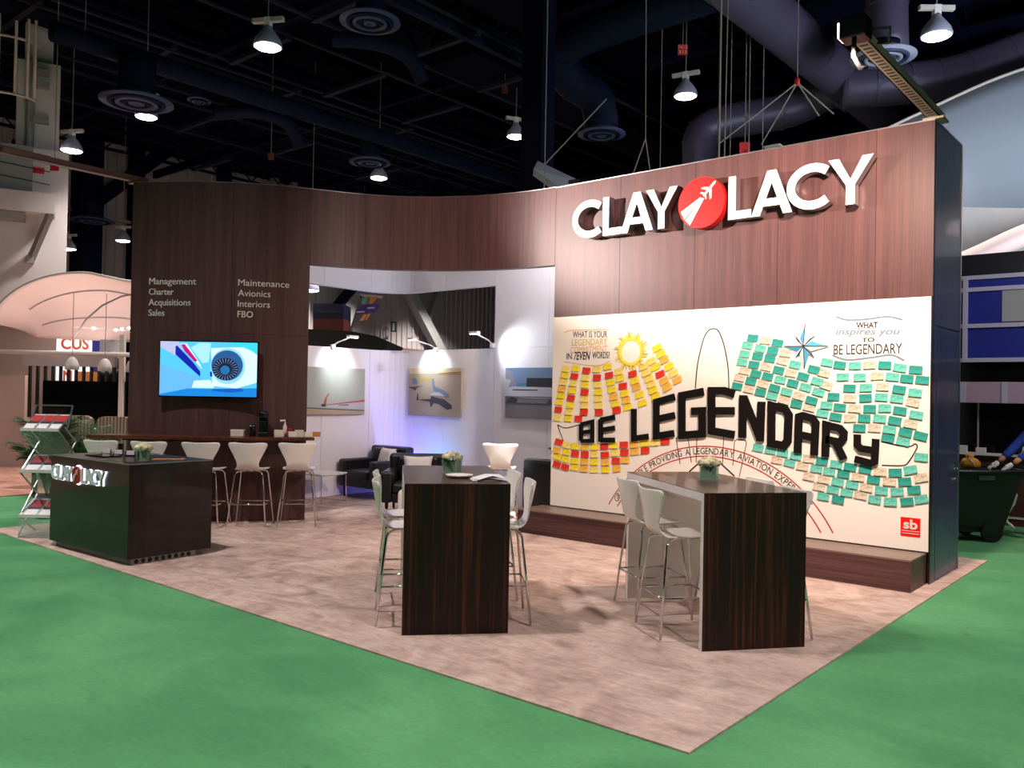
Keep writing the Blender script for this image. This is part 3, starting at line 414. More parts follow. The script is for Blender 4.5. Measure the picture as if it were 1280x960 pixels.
lamp((-17.96, 8.63, 8.3), 'high bay lamp lowest in the middle, in front of a ringed vent', rz=-1)
lamp((-21.02, 0.79, 7.85), 'high bay lamp just right of the concrete column')
lamp((-29.4, 6.05, 7.15), 'far small high bay lamp, right one of the low pair at the left')
lamp((-30.6, 4.6, 6.75), 'far small high bay lamp, left one of the low pair at the left')
for i, (x, y) in enumerate([(-4.5, -6.5), (3.5, -5.0), (-12.5, -8.0), (6, 2), (-3.5, -14), (6, -12), (-30.6, 18.5), (-30.6, 25), (-12, -15), (-24, -6)]):
    lamp((x, y, 8.4), 'high bay lamp of the same hall row, outside the picture', HALL_LAMP_W * (3.2 if x < -28 else 1))  # far pair set by the ribbed wall and boosted to brighten it

def plate(loc, w, h, t1, label, m='redsign'):
    t = thing('hall_grid_sign', loc, 0.70, label, 'sign'); g = G(); g.box((-w/2, -0.01, 0), (w/2, 0.01, h)); g.o('plate', m, t)
    for k, s in enumerate(t1): text('lettering', s, fY(-0.01), -w*0.42, h*(0.58 - 0.46*k), w*0.84, h*0.32, 'signtext', t)
    g = G(); g.tube([(0, 0, h), (0, 0, 11.9 - loc[2])], 0.01, 5); g.o('cord', 'cable', t)
plate((-7.36, 8.44, 9.45), 0.22, 0.24, ('N13', '315'), 'small red plate with N13 315 above the lamp over the round logo')
plate((-17.0, -0.6, 9.05), 0.18, 0.24, (), 'tiny red plate above the ringed vent at upper left')
plate((-16.9, -1.2, 6.25), 0.18, 0.18, (), 'tiny red plate right of the concrete column')
plate((-5.9, 8.6, 7.0), 0.22, 0.24, (), 'small red plate by the sling over the right half of the sign wall')
plate((-13.0, 8.8, 9.9), 0.16, 0.22, (), 'tiny brownish plate above the lamp by the roof post', 'rust')
plate((-18.6, 5.2, 8.2), 0.16, 0.20, (), 'tiny brownish plate above the left part of the curved wall', 'rust')

# rigging cables and slings
def wire(pts, r, name, label, m='cable'):
    o0 = Vector(pts[0]); g = G(); 
    g.tube([Vector(p) - o0 for p in pts], r, 5); ob = g.o(name, m); ob.location = o0; return tag(ob, label, 'cable')
wire([(-7.22, 3.3, 11.9), (-7.22, 3.3, 4.2)], 0.012, 'rigging_cable', 'single cable hanging beside the dark roof post')
wire([(-4.85, 5.3, 11.9), (-4.85, 5.3, 4.2)], 0.022, 'rigging_cable', 'thickest hanging cable, above the right edge of the round logo')
wire([(-4.72, 5.35, 11.9), (-4.78, 5.35, 4.2)], 0.012, 'rigging_cable', 'thin cable running beside the thickest hanging cable')
wire([(-5.9, 4.4, 11.9), (-5.85, 4.45, 6.3)], 0.01, 'rigging_cable', 'cable down to the left rope sling')
for a, b in (((-5.85, 4.45, 6.3), (-6.3, 4.0, 4.4)), ((-5.85, 4.45, 6.3), (-5.6, 4.6, 4.4))): wire([a, b], 0.012, 'rope_sling', ('left' if b[0] < -6 else 'right') + ' rope leg of the sling above the letters CLAY')
wire([(-6.4, 4.0, 7.0), (-7.25, 3.2, 5.7)], 0.012, 'rope_sling', 'rope slanting to the tip of the small grey wing')
t = thing('rope_sling', (-4.0, 6.7, 7.55), 0, 'four-legged rope sling holding the grey canopy over the right of the sign', 'rope')
g = G(); g.lathe([(0.02, -0.06), (0.05, -0.02), (0.05, 0.05), (0.02, 0.1)], n=10); g.o('red_ring', 'redsign', t, smooth=True)
for q in ((-1.1, -0.9, -1.15), (-0.5, -0.4, -1.15), (0.3, 0.3, -0.6), (0.5, 0.5, -0.55)): g = G(); g.tube([(0, 0, 0), q], 0.014, 5); g.o('rope', 'cable', t)
g = G(); g.tube([(0, 0, 0), (0, 0, 4.3)], 0.01, 5); g.o('rope', 'cable', t)
for k, (x, y) in enumerate([(-6.05, 8.2), (-5.72, 8.4), (-5.5, 8.6)]): wire([(x, y, 11.9), (x, y, 6.7)], 0.01, 'rigging_cable', ['left', 'middle', 'right'][k] + ' one of three thin cables above the LACY half of the sign')
wire([(-7.05, 7.0, 11.9), (-7.05, 7.0, 5)], 0.008, 'rigging_cable', 'faint thin cable between the thick cable and three thin ones')
for (x, y, z, s, l) in [(-5.75, 8.6, 6.95, 0.28, 'larger'), (-5.35, 8.8, 7.1, 0.18, 'smaller')]:
    g = G(); g.box((-s, -s/2, -0.02), (s, s/2, 0.02)); ob = g.o('hanging_light_panel', 'offwhite', bevel=0.005); ob.location = (x, y, z); tag(ob, l + ' flat white light panel hanging above the LACY letters', 'lamp')
wire([(-11.0, -1.9, 11.9), (-11.0, -1.7, 10.6), (-11.2, -1.3, 10.0), (-11.9, -0.6, 9.7)], 0.03, 'cable_bundle', 'looping pale cable at the top left of the ceiling')
wire([(-10.9, -1.6, 11.9), (-10.8, -1.4, 9.6)], 0.02, 'cable_bundle', 'short straight cable end at the top left of the ceiling')

# concrete column with caged ladder, platform and bracket at the far left
t = thing('concrete_column', (-20.4, -0.76, -0.425), math.atan2(0.6464, 0.763) + 0.50, 'pale concrete column with platform and caged ladder at the left edge', 'column')
t.scale = (1.25, 1.25, 1.25)
g = G(); g.box((-0.42, 0.0, 0.34), (0.92, 1.2, 6.35)); g.o('lower_shaft', 'hallwhite', t)
g = G(); g.box((-0.02, 0.25, 6.35), (0.74, 1.2, 8.15)); g.box((0.1, 0.4, 8.15), (0.6, 1.1, 9.9)); g.o('upper_shaft', 'hallwhite', t, bevel=0.02)
g = G(); g.box((-1.6, -0.55, 5.0), (0.70, 0.0, 5.38)); g.o('platform_fascia', 'hallwhite', t)
g = G(); g.box((-1.7, -0.3, 5.42), (0.3, 0.02, 6.3)); g.o('platform_back', 'steelgrey', t)
g = G(); g.bar((0.62, -0.5, 5.0), (0.30, 0.0, 4.15), 0.10, 0.12); g.box((0.22, -0.1, 4.08), (0.36, 0.02, 4.22)); g.o('bracket', 'steelgrey', t)
g = G(); g.box((-0.7, -0.45, 4.86), (0.2, -0.02, 4.99)); g.o('junction_box', 'steelgrey', t)
for x in (-0.62, -0.50, -0.30, -0.02, 0.18, 0.30): g = G(); g.tube([(x, -0.42, 7.2), (x, -0.42, 9.9)], 0.028, 6); g.o('cage_bar', 'offwhite', t, smooth=True)
for z in (7.22, 8.3, 9.4): g = G(); g.tube([(-0.15 + 0.48*math.cos(a), -0.1 + 0.34*math.sin(a), z) for a in [PI + PI*k/12*1.0 for k in range(13)]], 0.025, 6); g.o('cage_hoop', 'offwhite', t, smooth=True)
for z in (7.6, 6.9, 7.85): g = G(); g.box((0.28, 0.12, z), (0.55, 0.24, z + 0.13)); g.o('wall_bracket', 'steelgrey', t)
g = G(); g.tube([(0.2, 0.18, 5.5), (0.2, 0.18, 8.1)], 0.035, 6); g.tube([(0.3, 0.2, 5.5), (0.3, 0.2, 8.1)], 0.015, 6); g.o('conduit', 'steelgrey', t)
for z in (6.15, 5.85, 5.6): g = G(); g.tube([(-0.6, -0.32, z + 0.12), (0.6, -0.3, z)], 0.009, 5); g.o('guard_wire', 'cabled', t)
g = G(); g.box((0.30, -0.02, 5.86), (0.50, -0.005, 5.98)); g.o('red_plate', 'redsign', t)

# ---------------------------------------------------------------- booth walls
H = 4.334; SEAM = 2.68
sw = thing('sign_wall', (0, 0, 0), 0, 'tall brown veneer closet wall carrying the raised sign and white mural', 'wall')
for i, (a, b) in enumerate(((-4.42, -3.45), (-3.45, -2.46), (-2.46, -1.50), (-1.50, -0.52), (-0.52, 0.0))):
    g = G(); g.box((a + 0.002, 0.0, SEAM if b < 0.1 else 0), (b - 0.002, 0.05, H)); g.o('veneer_panel', 'veneer', sw)
g = G(); g.box((-1.62, 0.05, 0), (-0.012, 1.05, H - 0.01)); g.box((-4.42, 0.05, 0), (-1.62, 0.13, H - 0.01)); g.o('closet_core', 'veneer', sw)
g = G(); g.box((-0.012, 0.0, 0.0), (0.0, 0.06, SEAM)); g.o('corner_trim', 'counter', sw)
M['sidepanel'] = wood('reflection_tinted_veneer', '282c46', '434a70', 2, 60, 0.34, (0.33, 0.68), coat=0.1)  # veneer colour tinted blue to stand for reflected blue light
g = G(); g.box((-0.012, 0.06, 2.42), (0.0, 1.05, H)); g.o('side_panel', 'sidepanel', sw)
g = G(); g.box((-0.012, 0.06, 0.0), (0.0, 0.17, 2.41)); g.o('side_panel', 'sidepanel', sw)
g = G(); g.box((-0.012, 0.175, 0.02), (0.003, 0.93, 2.405)); dr = g.o('closet_door', 'sidepanel', sw)
g = G(); g.box((-0.012, 0.94, 0.0), (0.0, 1.05, 2.41)); g.o('side_panel', 'sidepanel', sw)
g = G(); g.tube([(0.0, 0.86, 1.05), (0.055, 0.86, 1.05), (0.055, 0.74, 1.05)], 0.011, 8); g.lathe([(0.025, 0), (0.025, 0.012)], n=16, mtx=Matrix.Translation((0.003, 0.86, 1.05)) @ Matrix.Rotation(PI/2, 4, 'Y')); g.o('door_handle', 'chrome', dr, smooth=True)
g = G(); g.lathe([(0.018, 0), (0.018, 0.02)], n=14, mtx=Matrix.Translation((0.0, 0.86, 0.93)) @ Matrix.Rotation(PI/2, 4, 'Y')); g.o('door_lock', 'chrome', dr)
for z in (0.3, 1.2, 2.1): pass
g = G(); g.box((-4.42, -0.006, H - 0.012), (0.006, 0.0, H)); g.box((0.0, -0.006, H - 0.012), (0.006, 1.05, H)); g.box((0.0, 1.045, 0), (0.008, 1.055, H)); g.o('edge_trim', 'alu', sw)

# S-shaped wall
KP = [(-4.42, 0.0), (-4.75, -0.02), (-5.1, -0.09), (-5.45, -0.21), (-5.95, -0.45), (-6.45, -0.84), (-6.80, -1.28), (-7.07, -1.80), (-7.27, -2.17), (-7.50, -2.47), (-7.75, -2.73), (-8.05, -2.98), (-8.38, -3.2), (-8.69, -3.385)]
CURVE = [(p.x, p.y) for p in smooth([(a, b, 0) for a, b in KP], 4)]
ARC = [0.0]
for a, b in zip(CURVE, CURVE[1:]): ARC.append(ARC[-1] + math.dist(a, b))
def cpt(s):
    s = max(0, min(ARC[-1] - 1e-6, s)); i = max(k for k in range(len(ARC)) if ARC[k] <= s); i = min(i, len(CURVE) - 2)
    t = (s - ARC[i]) / (ARC[i+1] - ARC[i]); a, b = CURVE[i], CURVE[i+1]
    p = Vector((a[0] + (b[0]-a[0])*t, a[1] + (b[1]-a[1])*t))
    q0 = Vector(CURVE[max(i-1, 0)]); q1 = Vector(CURVE[min(i+2, len(CURVE)-1)]); d = (q1 - q0).normalized()
    return p, Vector((-d.y, d.x)) * (1 if True else 1)       # normal on the viewer's side (checked below)
def s_at(x): return min(range(len(CURVE)), key=lambda k: abs(CURVE[k][0] - x)) 
def fC(s, v, d):
    p, nn = cpt(s)
    if nn.dot(Vector((2.08, -8.47)) - p) < 0: nn = -nn
    return Vector((p.x + nn.x*d, p.y + nn.y*d, v))
SOPEN = ARC[s_at(-7.07)]; SEND = ARC[-1]
cw = thing('curved_wall', (-7.1, -1.8, 0), 0, 'brown veneer wall sweeping in an S from the sign wall to the left end', 'wall')
def curved_panel(s0, s1, z0, z1, th=0.12):
    g = G(); n = max(2, int((s1 - s0) / 0.08)); o0 = Vector((-7.1, -1.8, 0)); vs = []
    for k in range(n + 1):
        s = s0 + (s1 - s0)*k/n
        for d, z in ((0, z0), (0, z1), (-th, z1), (-th, z0)): vs.append(fC(s, z, d) - o0)
    fs = [(4*k+a, 4*k+4+a, 4*k+4+(a+1)%4, 4*k+(a+1)%4) for k in range(n) for a in range(4)] + [(0, 1, 2, 3), (4*n+3, 4*n+2, 4*n+1, 4*n)]
    g.add(vs, fs); return g.o('veneer_panel', 'veneer', cw)
ZO = 3.346
hs = [0, SOPEN*0.26, SOPEN*0.53, SOPEN*0.79, SOPEN]
for a, b in zip(hs, hs[1:]): curved_panel(a + 0.0015, b - 0.0015, ZO, H)
vs_ = [SOPEN, SOPEN + (SEND-SOPEN)*0.42, SEND]
for a, b in zip(vs_, vs_[1:]):
    curved_panel(a + 0.0015, b - 0.0015, 2.405, H); curved_panel(a + 0.0015, b - 0.0015, 0.0, 2.402)
g = G(); o0 = Vector((-7.1, -1.8, 0))
g.tube([fC(SEND*k/60, H + 0.004, 0.0) - o0 for k in range(61)], 0.006, 5); g.o('edge_trim', 'alu', cw)

# white lounge wall with the viewing cut-out
lw = thing('lounge_wall', (-8.88, 1.25, 0), 0, 'white panelled wall behind the lounge with a wide cut-out', 'wall')
XL, YB, RC = -8.88, 1.27, 0.5
def lpath():
    P = [(XL, -2.9), (XL, -1.2)]
    P += [(XL, -1.2 + (YB - RC + 1.2) * k / 4) for k in range(1, 5)]
    P += [(XL + RC - RC*math.cos(math.radians(a)), YB - RC + RC*math.sin(math.radians(a))) for a in range(10, 91, 10)]
    return P
def lpanel(pts, z0, z1, name='wall_panel', m='white_wall', th=0.1):
    g = G(); o0 = Vector((-8.88, 1.25, 0)); vs = []; n = len(pts)
    for i, p in enumerate(pts):
        a = Vector(pts[max(i-1, 0)]); b = Vector(pts[min(i+1, n-1)]); d = (b - a).normalized(); nn = Vector((-d.y, d.x))  # away from the lounge
        if nn.dot(Vector((-6, -1)) - Vector(p)) > 0: nn = -nn
        for q, z in ((0, z0), (0, z1), (th, z1), (th, z0)): vs.append(Vector((p[0] + nn.x*q, p[1] + nn.y*q, z)) - o0)
    fs = [(4*k+a, 4*k+4+a, 4*k+4+(a+1)%4, 4*k+(a+1)%4) for k in range(n-1) for a in range(4)] + [(0,1,2,3), (4*n-1, 4*n-2, 4*n-3, 4*n-4)]
    g.add(vs, fs); return g.o(name, m, lw)
segs = [[(XL, -2.9), (XL, -0.205)], [(XL, -0.2), (XL, 0.765)], lpath()[5:], [(-8.375, YB), (-7.625, YB)], [(-7.62, YB), (-6.545, YB)]]
CB, CT = 2.40, 3.375
for sgm in segs:
    lpanel(sgm, 0, CB); lpanel(sgm, CT, H)
lpanel([(XL, -2.9), (XL, -1.6)], CB, CT)
for a, b in ((-6.54, -5.485), (-5.48, -4.4), (-4.395, -3.3), (-3.295, -1.63)):
    lpanel([(a, YB), (b, YB)], 0, CB); lpanel([(a, YB), (b, YB)], CB + 0.003, H)
# ---------------------------------------------------------------- raised sign
def letter(parent, shapes, fr, w, d0, d1, ms=('signwhite', 'alu'), name='letter'):
    g = G()
    for k, s in enumerate(shapes):
        if s[0] == 'poly': g.slab(s[1], fr, d0 + 0.0007*k, d1 + 0.0007*k, split=True)
        else: g.strip(s, w, fr, d0 + 0.0007*k, d1 + 0.0007*k, split=True)
    return g.o(name, list(ms), parent)
def glyph(ch, x0, x1, z0, z1, w):
    h = w/2
    if ch == 'L': return [[(x0+h, z1), (x0+h, z0+h), (x1, z0+h)]]
    if ch == 'A':
        m = (x0+x1)/2; W = w*1.13; a = z0 + (z1-z0)*0.20; k = (m-x0-W/2)/(z1-z0); b = a + w*0.92
        return [('poly', [(x0, z0), (x0+W, z0), (m+W/2, z1), (m-W/2, z1)]), ('poly', [(x1-W, z0), (x1, z0), (m+W/2, z1), (m-W/2, z1)]), ('poly', [(x0+W/2+k*(a-z0), a), (x1-W/2-k*(a-z0), a), (x1-W/2-k*(b-z0), b), (x0+W/2+k*(b-z0), b)])]
    if ch == 'Y':
        m = (x0+x1)/2; zm = z0 + (z1-z0)*0.42; W = w*1.2; zn = zm + w*0.62
        return [('poly', [(m-h, z0), (m+h, z0), (m+h, zm), (x1, z1), (x1-W, z1), (m, zn), (x0+W, z1), (x0, z1), (m-h, zm)])]
    if ch == 'C':
        r = (z1-z0)/2 - h; rx = min(r*1.16, (x1 - x0 - h*1.2)/1.67); cx, cz = x0 + h + rx, (z0+z1)/2
        return [arcpts(cx, cz, rx, r, 47, 313, 22)]
def wordmark(t, fr, x, z0, z1, w, d0, d1, ms, sc=1.0, dm=('signred', 'darkred'), dr=0.28):
    for ch, a, b in (('C', -4.05, -3.62), ('L', -3.60, -3.33), ('A', -3.35, -2.91), ('Y', -3.01, -2.60), ('L', -1.99, -1.73), ('A', -1.73, -1.29), ('C', -1.35, -0.92), ('Y', -0.93, -0.50)):
        gl = glyph(ch, x(a), x(b), z0, z1, w); letter(t, gl, fr, w, d0, d1, ms)
    cz = (z0+z1)/2; g = G(); g.slab(disc(x(-2.31), cz, dr*sc, n=40), fr, d0, d1, split=True); dk = g.o('logo_disc', list(dm), t)
    g = G(); e = d1 + 0.002; k = sc; cx = x(-2.31)
    def Q(pts): g.slab([(cx + a*k, cz + b*k) for a, b in pts], fr, e - 0.001, e + 0.004)
    Q([(-0.245, -0.075), (-0.20, -0.165), (0.01, 0.045), (-0.005, 0.06)]); Q([(-0.19, -0.175), (-0.13, -0.235), (0.035, 0.035), (0.022, 0.05)])
    Q([(0.02, 0.075), (0.035, 0.06), (0.165, 0.185), (0.175, 0.215), (0.145, 0.205)])          # fuselage
    Q([(0.075, 0.125), (0.125, 0.155), (0.02, 0.165), (0.0, 0.15)]); Q([(0.095, 0.115), (0.125, 0.15), (0.125, 0.035), (0.105, 0.02)])
    Q([(0.03, 0.085), (0.045, 0.098), (0.0, 0.115), (-0.012, 0.10)]); Q([(0.045, 0.070), (0.058, 0.083), (0.065, 0.035), (0.05, 0.028)])
    g.o('jet_emblem', 'signwhite', dk)
ws = thing('wall_sign', (0, 0, 0), 0, 'large raised white CLAY LACY letters with a red jet disc', 'sign')
wordmark(ws, fY(0), lambda v: v, 3.60, 4.06, 0.085, 0.04, 0.15, ('signwhite', 'alu'))

# ---------------------------------------------------------------- mural
mu = thing('graphic_mural', (0, 0, 0), 0, 'white mural board reading BE LEGENDARY with rows of sticky notes', 'mural')
g = G(); g.box((-4.418, -0.012, 0.31), (-0.012, 0.0, 2.678)); g.o('board', 'mural', mu)
F0 = fY(-0.012)
nm = {}
for c, nmn in (('Y', 'yellow_sticky_note'), ('P', 'pale_sticky_note'), ('O', 'orange_sticky_note'), ('R', 'red_sticky_note'), ('T', 'teal_sticky_note'), ('L', 'light_teal_sticky_note'), ('W', 'cream_sticky_note')):
    g = G(); a, b = 0.059, 0.037
    g.add([(-a, -0.001, b), (a, -0.001, b), (a, -0.012, -b), (-a, -0.012, -b), (-a, -0.003, 0), (a, -0.003, 0)], [(0, 4, 5, 1), (4, 3, 2, 5), (0, 1, 5, 4), (4, 5, 2, 3)][:2])
    ob = g.o(nmn, 'N' + c, mu, solid=0.002); nm[c] = ob
first = set()
for x, z, a, c in NOTES:
    src = nm[c]
    if c in first: ob = src.copy(); C.objects.link(ob)
    else: ob = src; first.add(c)
    ob.parent = mu; ob.location = (x, -0.0125, z); ob.rotation_euler = (random.uniform(-0.03, 0.02), -math.radians(a + random.uniform(-3, 3)), 0)
for k, strokes in BLACK.items():
    w = {'B': 0.048, 'E1': 0.058, 'L': 0.066, 'E2': 0.075, 'G': 0.083, 'E3': 0.083, 'N': 0.08, 'D': 0.08, 'A': 0.075, 'R': 0.072, 'Y': 0.066}[k]
    g = G()
    for kk, s in enumerate(strokes): g.strip(s, w, F0, 0.002, 0.026 + 0.0007*kk)
    g.o('foam_letter', 'foamblack', mu)
for k in ('fus', 'wl', 'wl2', 'wr'): g = G(); g.strip([(p.x, p.y) for p in smooth([(a, b, 0) for a, b in LINES[k]], 4)], 0.012, F0, 0, 0.002); g.o('jet_outline', 'ink', mu)
for k in ('fusL1', 'fusR1', 'e1', 'e2'): g = G(); g.strip(LINES[k], 0.008, F0, 0, 0.002); g.o('jet_outline', 'ink', mu)
for k in ('t1', 't2'): g = G(); g.strip(LINES[k], 0.016, F0, 0, 0.002); g.o('jet_outline', 'ink', mu)
CX, CZ = -2.215, -0.357
g = G(); g.strip(arcpts(CX, CZ, 1.524, 1.524, 150, 29, 60), 0.012, F0, 0, 0.002); g.strip(arcpts(CX, CZ, 1.415, 1.415, 148, 31, 60), 0.012, F0, 0, 0.002); g.o('red_arc', 'inkred', mu)
g = G(); msg = 'GREAT PEOPLE PROVIDING A LEGENDARY AVIATION EXPERIENCE'; wid = []
for ch in msg:
    if ch == ' ': wid.append(0.42); continue
    vs, fs, b = textmesh(ch, 0.004); wid.append((b[1]-b[0]) + 0.09)
tot = sum(wid); a0, a1 = 56.5, -48.5; acc = 0; R0 = 1.437
for ch, wd in zip(msg, wid):
    am = math.radians(90 + a0 + (a1 - a0) * (acc + wd/2) / tot); acc += wd
    if ch == ' ': continue
    vs, fs, b = textmesh(ch, 0.004); hh = 0.072; sx = (math.radians(a0 - a1) * R0 / tot)
    pts = []
    for px, py in vs:
        lx = (px - (b[0]+b[1])/2) * sx; lz = (py - b[2]) / max(0.5, b[3] - b[2]) * hh
        r = R0 + lz; pts.append((CX + r*math.cos(am) + lx*math.sin(am), CZ + r*math.sin(am) - lx*math.cos(am)))
    g.add([F0(u, v, 0.003) for u, v in pts], fs)
g.o('arc_lettering', 'ink', mu)
def mtext(body, key, m, bold=0.0, shear=0.0, w=None, hs=1.0):
    (xa, za), (xb, zb), (_, zt) = TX[key] if len(TX[key]) == 3 else (TX[key][0], TX[key][1], (0, TX[key][0][1] + 0.08))
    text('lettering', body, F0, xa, za, (w or xb - xa), (zt - za) * hs, m, mu, 0.001, 0.001, bold, shear, slope=(zb - za)/(xb - xa))
mtext('WHAT IS YOUR', 't1', 'ink', 0.004); mtext('LEGENDARY', 't2', 'inkgold', 0); mtext('COMMITMENT', 't3', 'inkyellow', 0)
text('lettering', 'IN', F0, -4.20, 2.145, 0.08, 0.075, 'ink', mu); text('lettering', '7EVEN', F0, -4.09, 2.135, 0.25, 0.10, 'ink', mu, bold=0.01, shear=0.25); text('lettering', 'WORDS?', F0, -3.81, 2.15, 0.25, 0.08, 'ink', mu)
mtext('WHAT', 'r1', 'ink', 0.03); mtext('inspires you', 'r2', 'inkgrey', 0.02, 0.25, hs=1.0); mtext('TO', 'r3', 'ink', 0.03); text('lettering', 'BE LEGENDARY', F0, -0.90, 2.15, 0.64, 0.10, 'ink', mu, bold=0.004)
g = G()
for k in ('w1', 'w2'): g.strip([(p.x, p.y) for p in smooth([(a, b, 0) for a, b in TX[k]], 5)], 0.018, F0, 0, 0.002)
g.o('wavy_line', 'inkgrey', mu)
g = G()
for k in ('wl1', 'wl2'): g.strip([(p.x, p.y) for p in smooth([(a, b, 0) for a, b in TX[k]], 5)], 0.009, F0, 0, 0.002)
g.o('wavy_line', 'inkyellow', mu)
sx, sz = -3.262, 2.225
g = G(); g.strip(arcpts(sx, sz, 0.15, 0.15, 0, 360, 32)[:-1] + [(sx + 0.15, sz)], 0.035, F0, 0, 0.008)
for k in range(20):
    a = 2*PI*k/20; r0, r1 = 0.165, 0.235 if k % 2 else 0.215; w = 0.020
    g.slab([(sx + r0*math.cos(a) - w*math.sin(a), sz + r0*math.sin(a) + w*math.cos(a)), (sx + r1*math.cos(a+0.05), sz + r1*math.sin(a+0.05)), (sx + r0*math.cos(a) + w*math.sin(a), sz + r0*math.sin(a) - w*math.cos(a))], F0, 0, 0.008)
g.o('paper_sun', 'inkyel', mu)
g = G()
for k in range(10):
    a = 2*PI*(k*2+1)/20 - 0.5; g.strip([(sx + 0.17*math.cos(a), sz + 0.17*math.sin(a)), (sx + 0.235*math.cos(a+0.05), sz + 0.235*math.sin(a+0.05))], 0.010, F0, 0.006, 0.010)
g.strip(arcpts(sx, sz, 0.168, 0.168, 150, 390, 24), 0.007, F0, 0.006, 0.010); g.o('sun_outline', 'inkgold', mu)
# compass star: each point folded, one light and one dark half
sc = STAR['c']; g = G(); h = G(); wv = G()
def starpt(p, wd, gg, g2):
    d = Vector((p[0]-sc[0], p[1]-sc[1])); n = Vector((-d.y, d.x)).normalized()*wd; m = Vector(sc) + d*0.28
    c3 = F0(sc[0], sc[1], 0.035); t3 = F0(p[0], p[1], 0.012); a3 = F0(m.x + n.x, m.y + n.y, 0.012); b3 = F0(m.x - n.x, m.y - n.y, 0.012)
    gg.add([c3, a3, t3], [(0, 1, 2)]); g2.add([c3, t3, b3], [(0, 1, 2)])
for k in ('n', 's', 'e', 'w'): starpt(STAR[k], 0.052, g, wv)
for k in ('ne', 'nw', 'sw', 'se'): starpt(STAR[k], 0.030, h, wv)
g.o('star_half', 'starblue', mu, solid=0.004); h.o('star_half', 'stardark', mu, solid=0.004); wv.o('star_half', 'paper', mu, solid=0.004)
g = G()
for k in ('n', 's', 'e', 'w', 'ne', 'nw', 'sw', 'se'):
    g.tube([F0(sc[0], sc[1], 0.038), F0(STAR[k][0], STAR[k][1], 0.014)], 0.004, 4)
g.o('star_crease', 'ink', mu)
g = G(); g.slab([(-0.253, 0.437), (-0.08, 0.437), (-0.08, 0.612), (-0.253, 0.612)], F0, 0, 0.004); lb = g.o('red_label', 'signred', mu)
text('lettering', 'sb', fY(-0.016), -0.228, 0.505, 0.125, 0.09, 'signwhite', lb, bold=0.03)
g = G(); g.slab([(-0.245, 0.485), (-0.088, 0.485), (-0.088, 0.490), (-0.245, 0.490)], fY(-0.016), 0, 0.002); g.slab([(-0.24, 0.462), (-0.093, 0.462), (-0.093, 0.468), (-0.24, 0.468)], fY(-0.016), 0, 0.002); g.o('rule', 'signwhite', lb)

# platform step
pl = thing('platform_step', (-2.25, -0.25, 0), 0, 'long low brown veneer step in front of the mural', 'platform')
g = G(); g.box((-2.3, -0.25, 0.012), (2.22, 0.25, 0.283)); g.o('platform_body', 'veneer_h', pl)
g = G(); g.box((-2.3, -0.25, 0.283), (2.22, 0.25, 0.297)); g.o('platform_top', 'veneer_top', pl)

# boom arms with flood lights
def boom(x0, y0, x1, y1, z, m, label, perf=True):
    t = thing('light_boom', (x0, y0, z), math.atan2(y1-y0, x1-x0), label, 'light'); L = math.hypot(x1-x0, y1-y0)
    g = G(); g.box((-0.15, -0.055, 0.0), (L, 0.055, 0.012)); g.box((-0.15, -0.055, 0.0), (L, -0.045, 0.07)); g.box((-0.15, 0.045, 0), (L, 0.055, 0.07)); g.o('channel', m, t)
    if perf:
        g = G(); k = 0.1
        while k < L: g.box((k, -0.028, -0.002), (k + 0.03, 0.03, 0.0)); k += 0.075
        tag(g.o('slots', 'black', t), kind='stuff')
    g = G(); g.box((L - 0.06, -0.10, -0.02), (L + 0.10, 0.09, 0.13)); fl = g.o('flood_housing', 'blackgloss', t, bevel=0.01)
    g = G(); g.box((L - 0.04, 0.09 if not perf else -0.115, 0.0), (L + 0.08, 0.105 if not perf else -0.10, 0.11)); g.o('flood_glass', 'floodglow', fl)
    g = G(); g.tube([(L - 0.02, 0.09, 0.05), (L - 0.1, 0.20, 0.06), (L - 0.22, 0.16, 0.0), (L - 0.3, 0.06, 0.05)], 0.012, 6); g.tube([(L, -0.02, -0.02), (L - 0.02, -0.03, -0.12), (L - 0.08, 0.0, -0.2), (L - 0.16, 0.02, -0.17)], 0.018, 6); g.o('cable_loop', 'cabled', t, smooth=True)
    g = G(); g.box((-0.16, -0.09, -0.02), (0.05, 0.09, 0.0)); g.o('foot_plate', m, t)
    return t
boom(-0.02, 0.05, 0.0, -2.18, H + 0.02, 'perf', 'perforated steel boom reaching out from the right corner of the sign wall')
boom(-8.72, -3.35, -8.65, -5.25, H + 0.02, 'boomL', 'brown boom reaching out from the left end of the curved wall', False)

# service words on the curved wall
def arclen_x(x): return ARC[s_at(x)]
SA, SB = arclen_x(-8.47), arclen_x(-7.54)
def wallwords(label, s_start, words, name='service_lettering'):
    t = thing(name, (0, 0, 0), 0, label, 'lettering'); z = 3.02
    for wd, w, desc in words:
        fr = lambda u, v, d: fC(s_start - u, v, d); low = 0.028 if ('g' in wd or 'q' in wd) else 0
        text('line', wd, fr, 0, z - low, w, 0.082 + low, 'signwhite', t, 0.008, 0.001); z -= 0.135
    return t
wallwords('white words Management Charter Acquisitions Sales on the left wall', SA, [('Management', 0.63, 1), ('Charter', 0.335, 0), ('Acquisitions', 0.565, 0), ('Sales', 0.22, 0)])
wallwords('white words Maintenance Avionics Interiors FBO on the left wall', SB, [('Maintenance', 0.63, 0), ('Avionics', 0.40, 0), ('Interiors', 0.395, 0), ('FBO', 0.19, 0)])

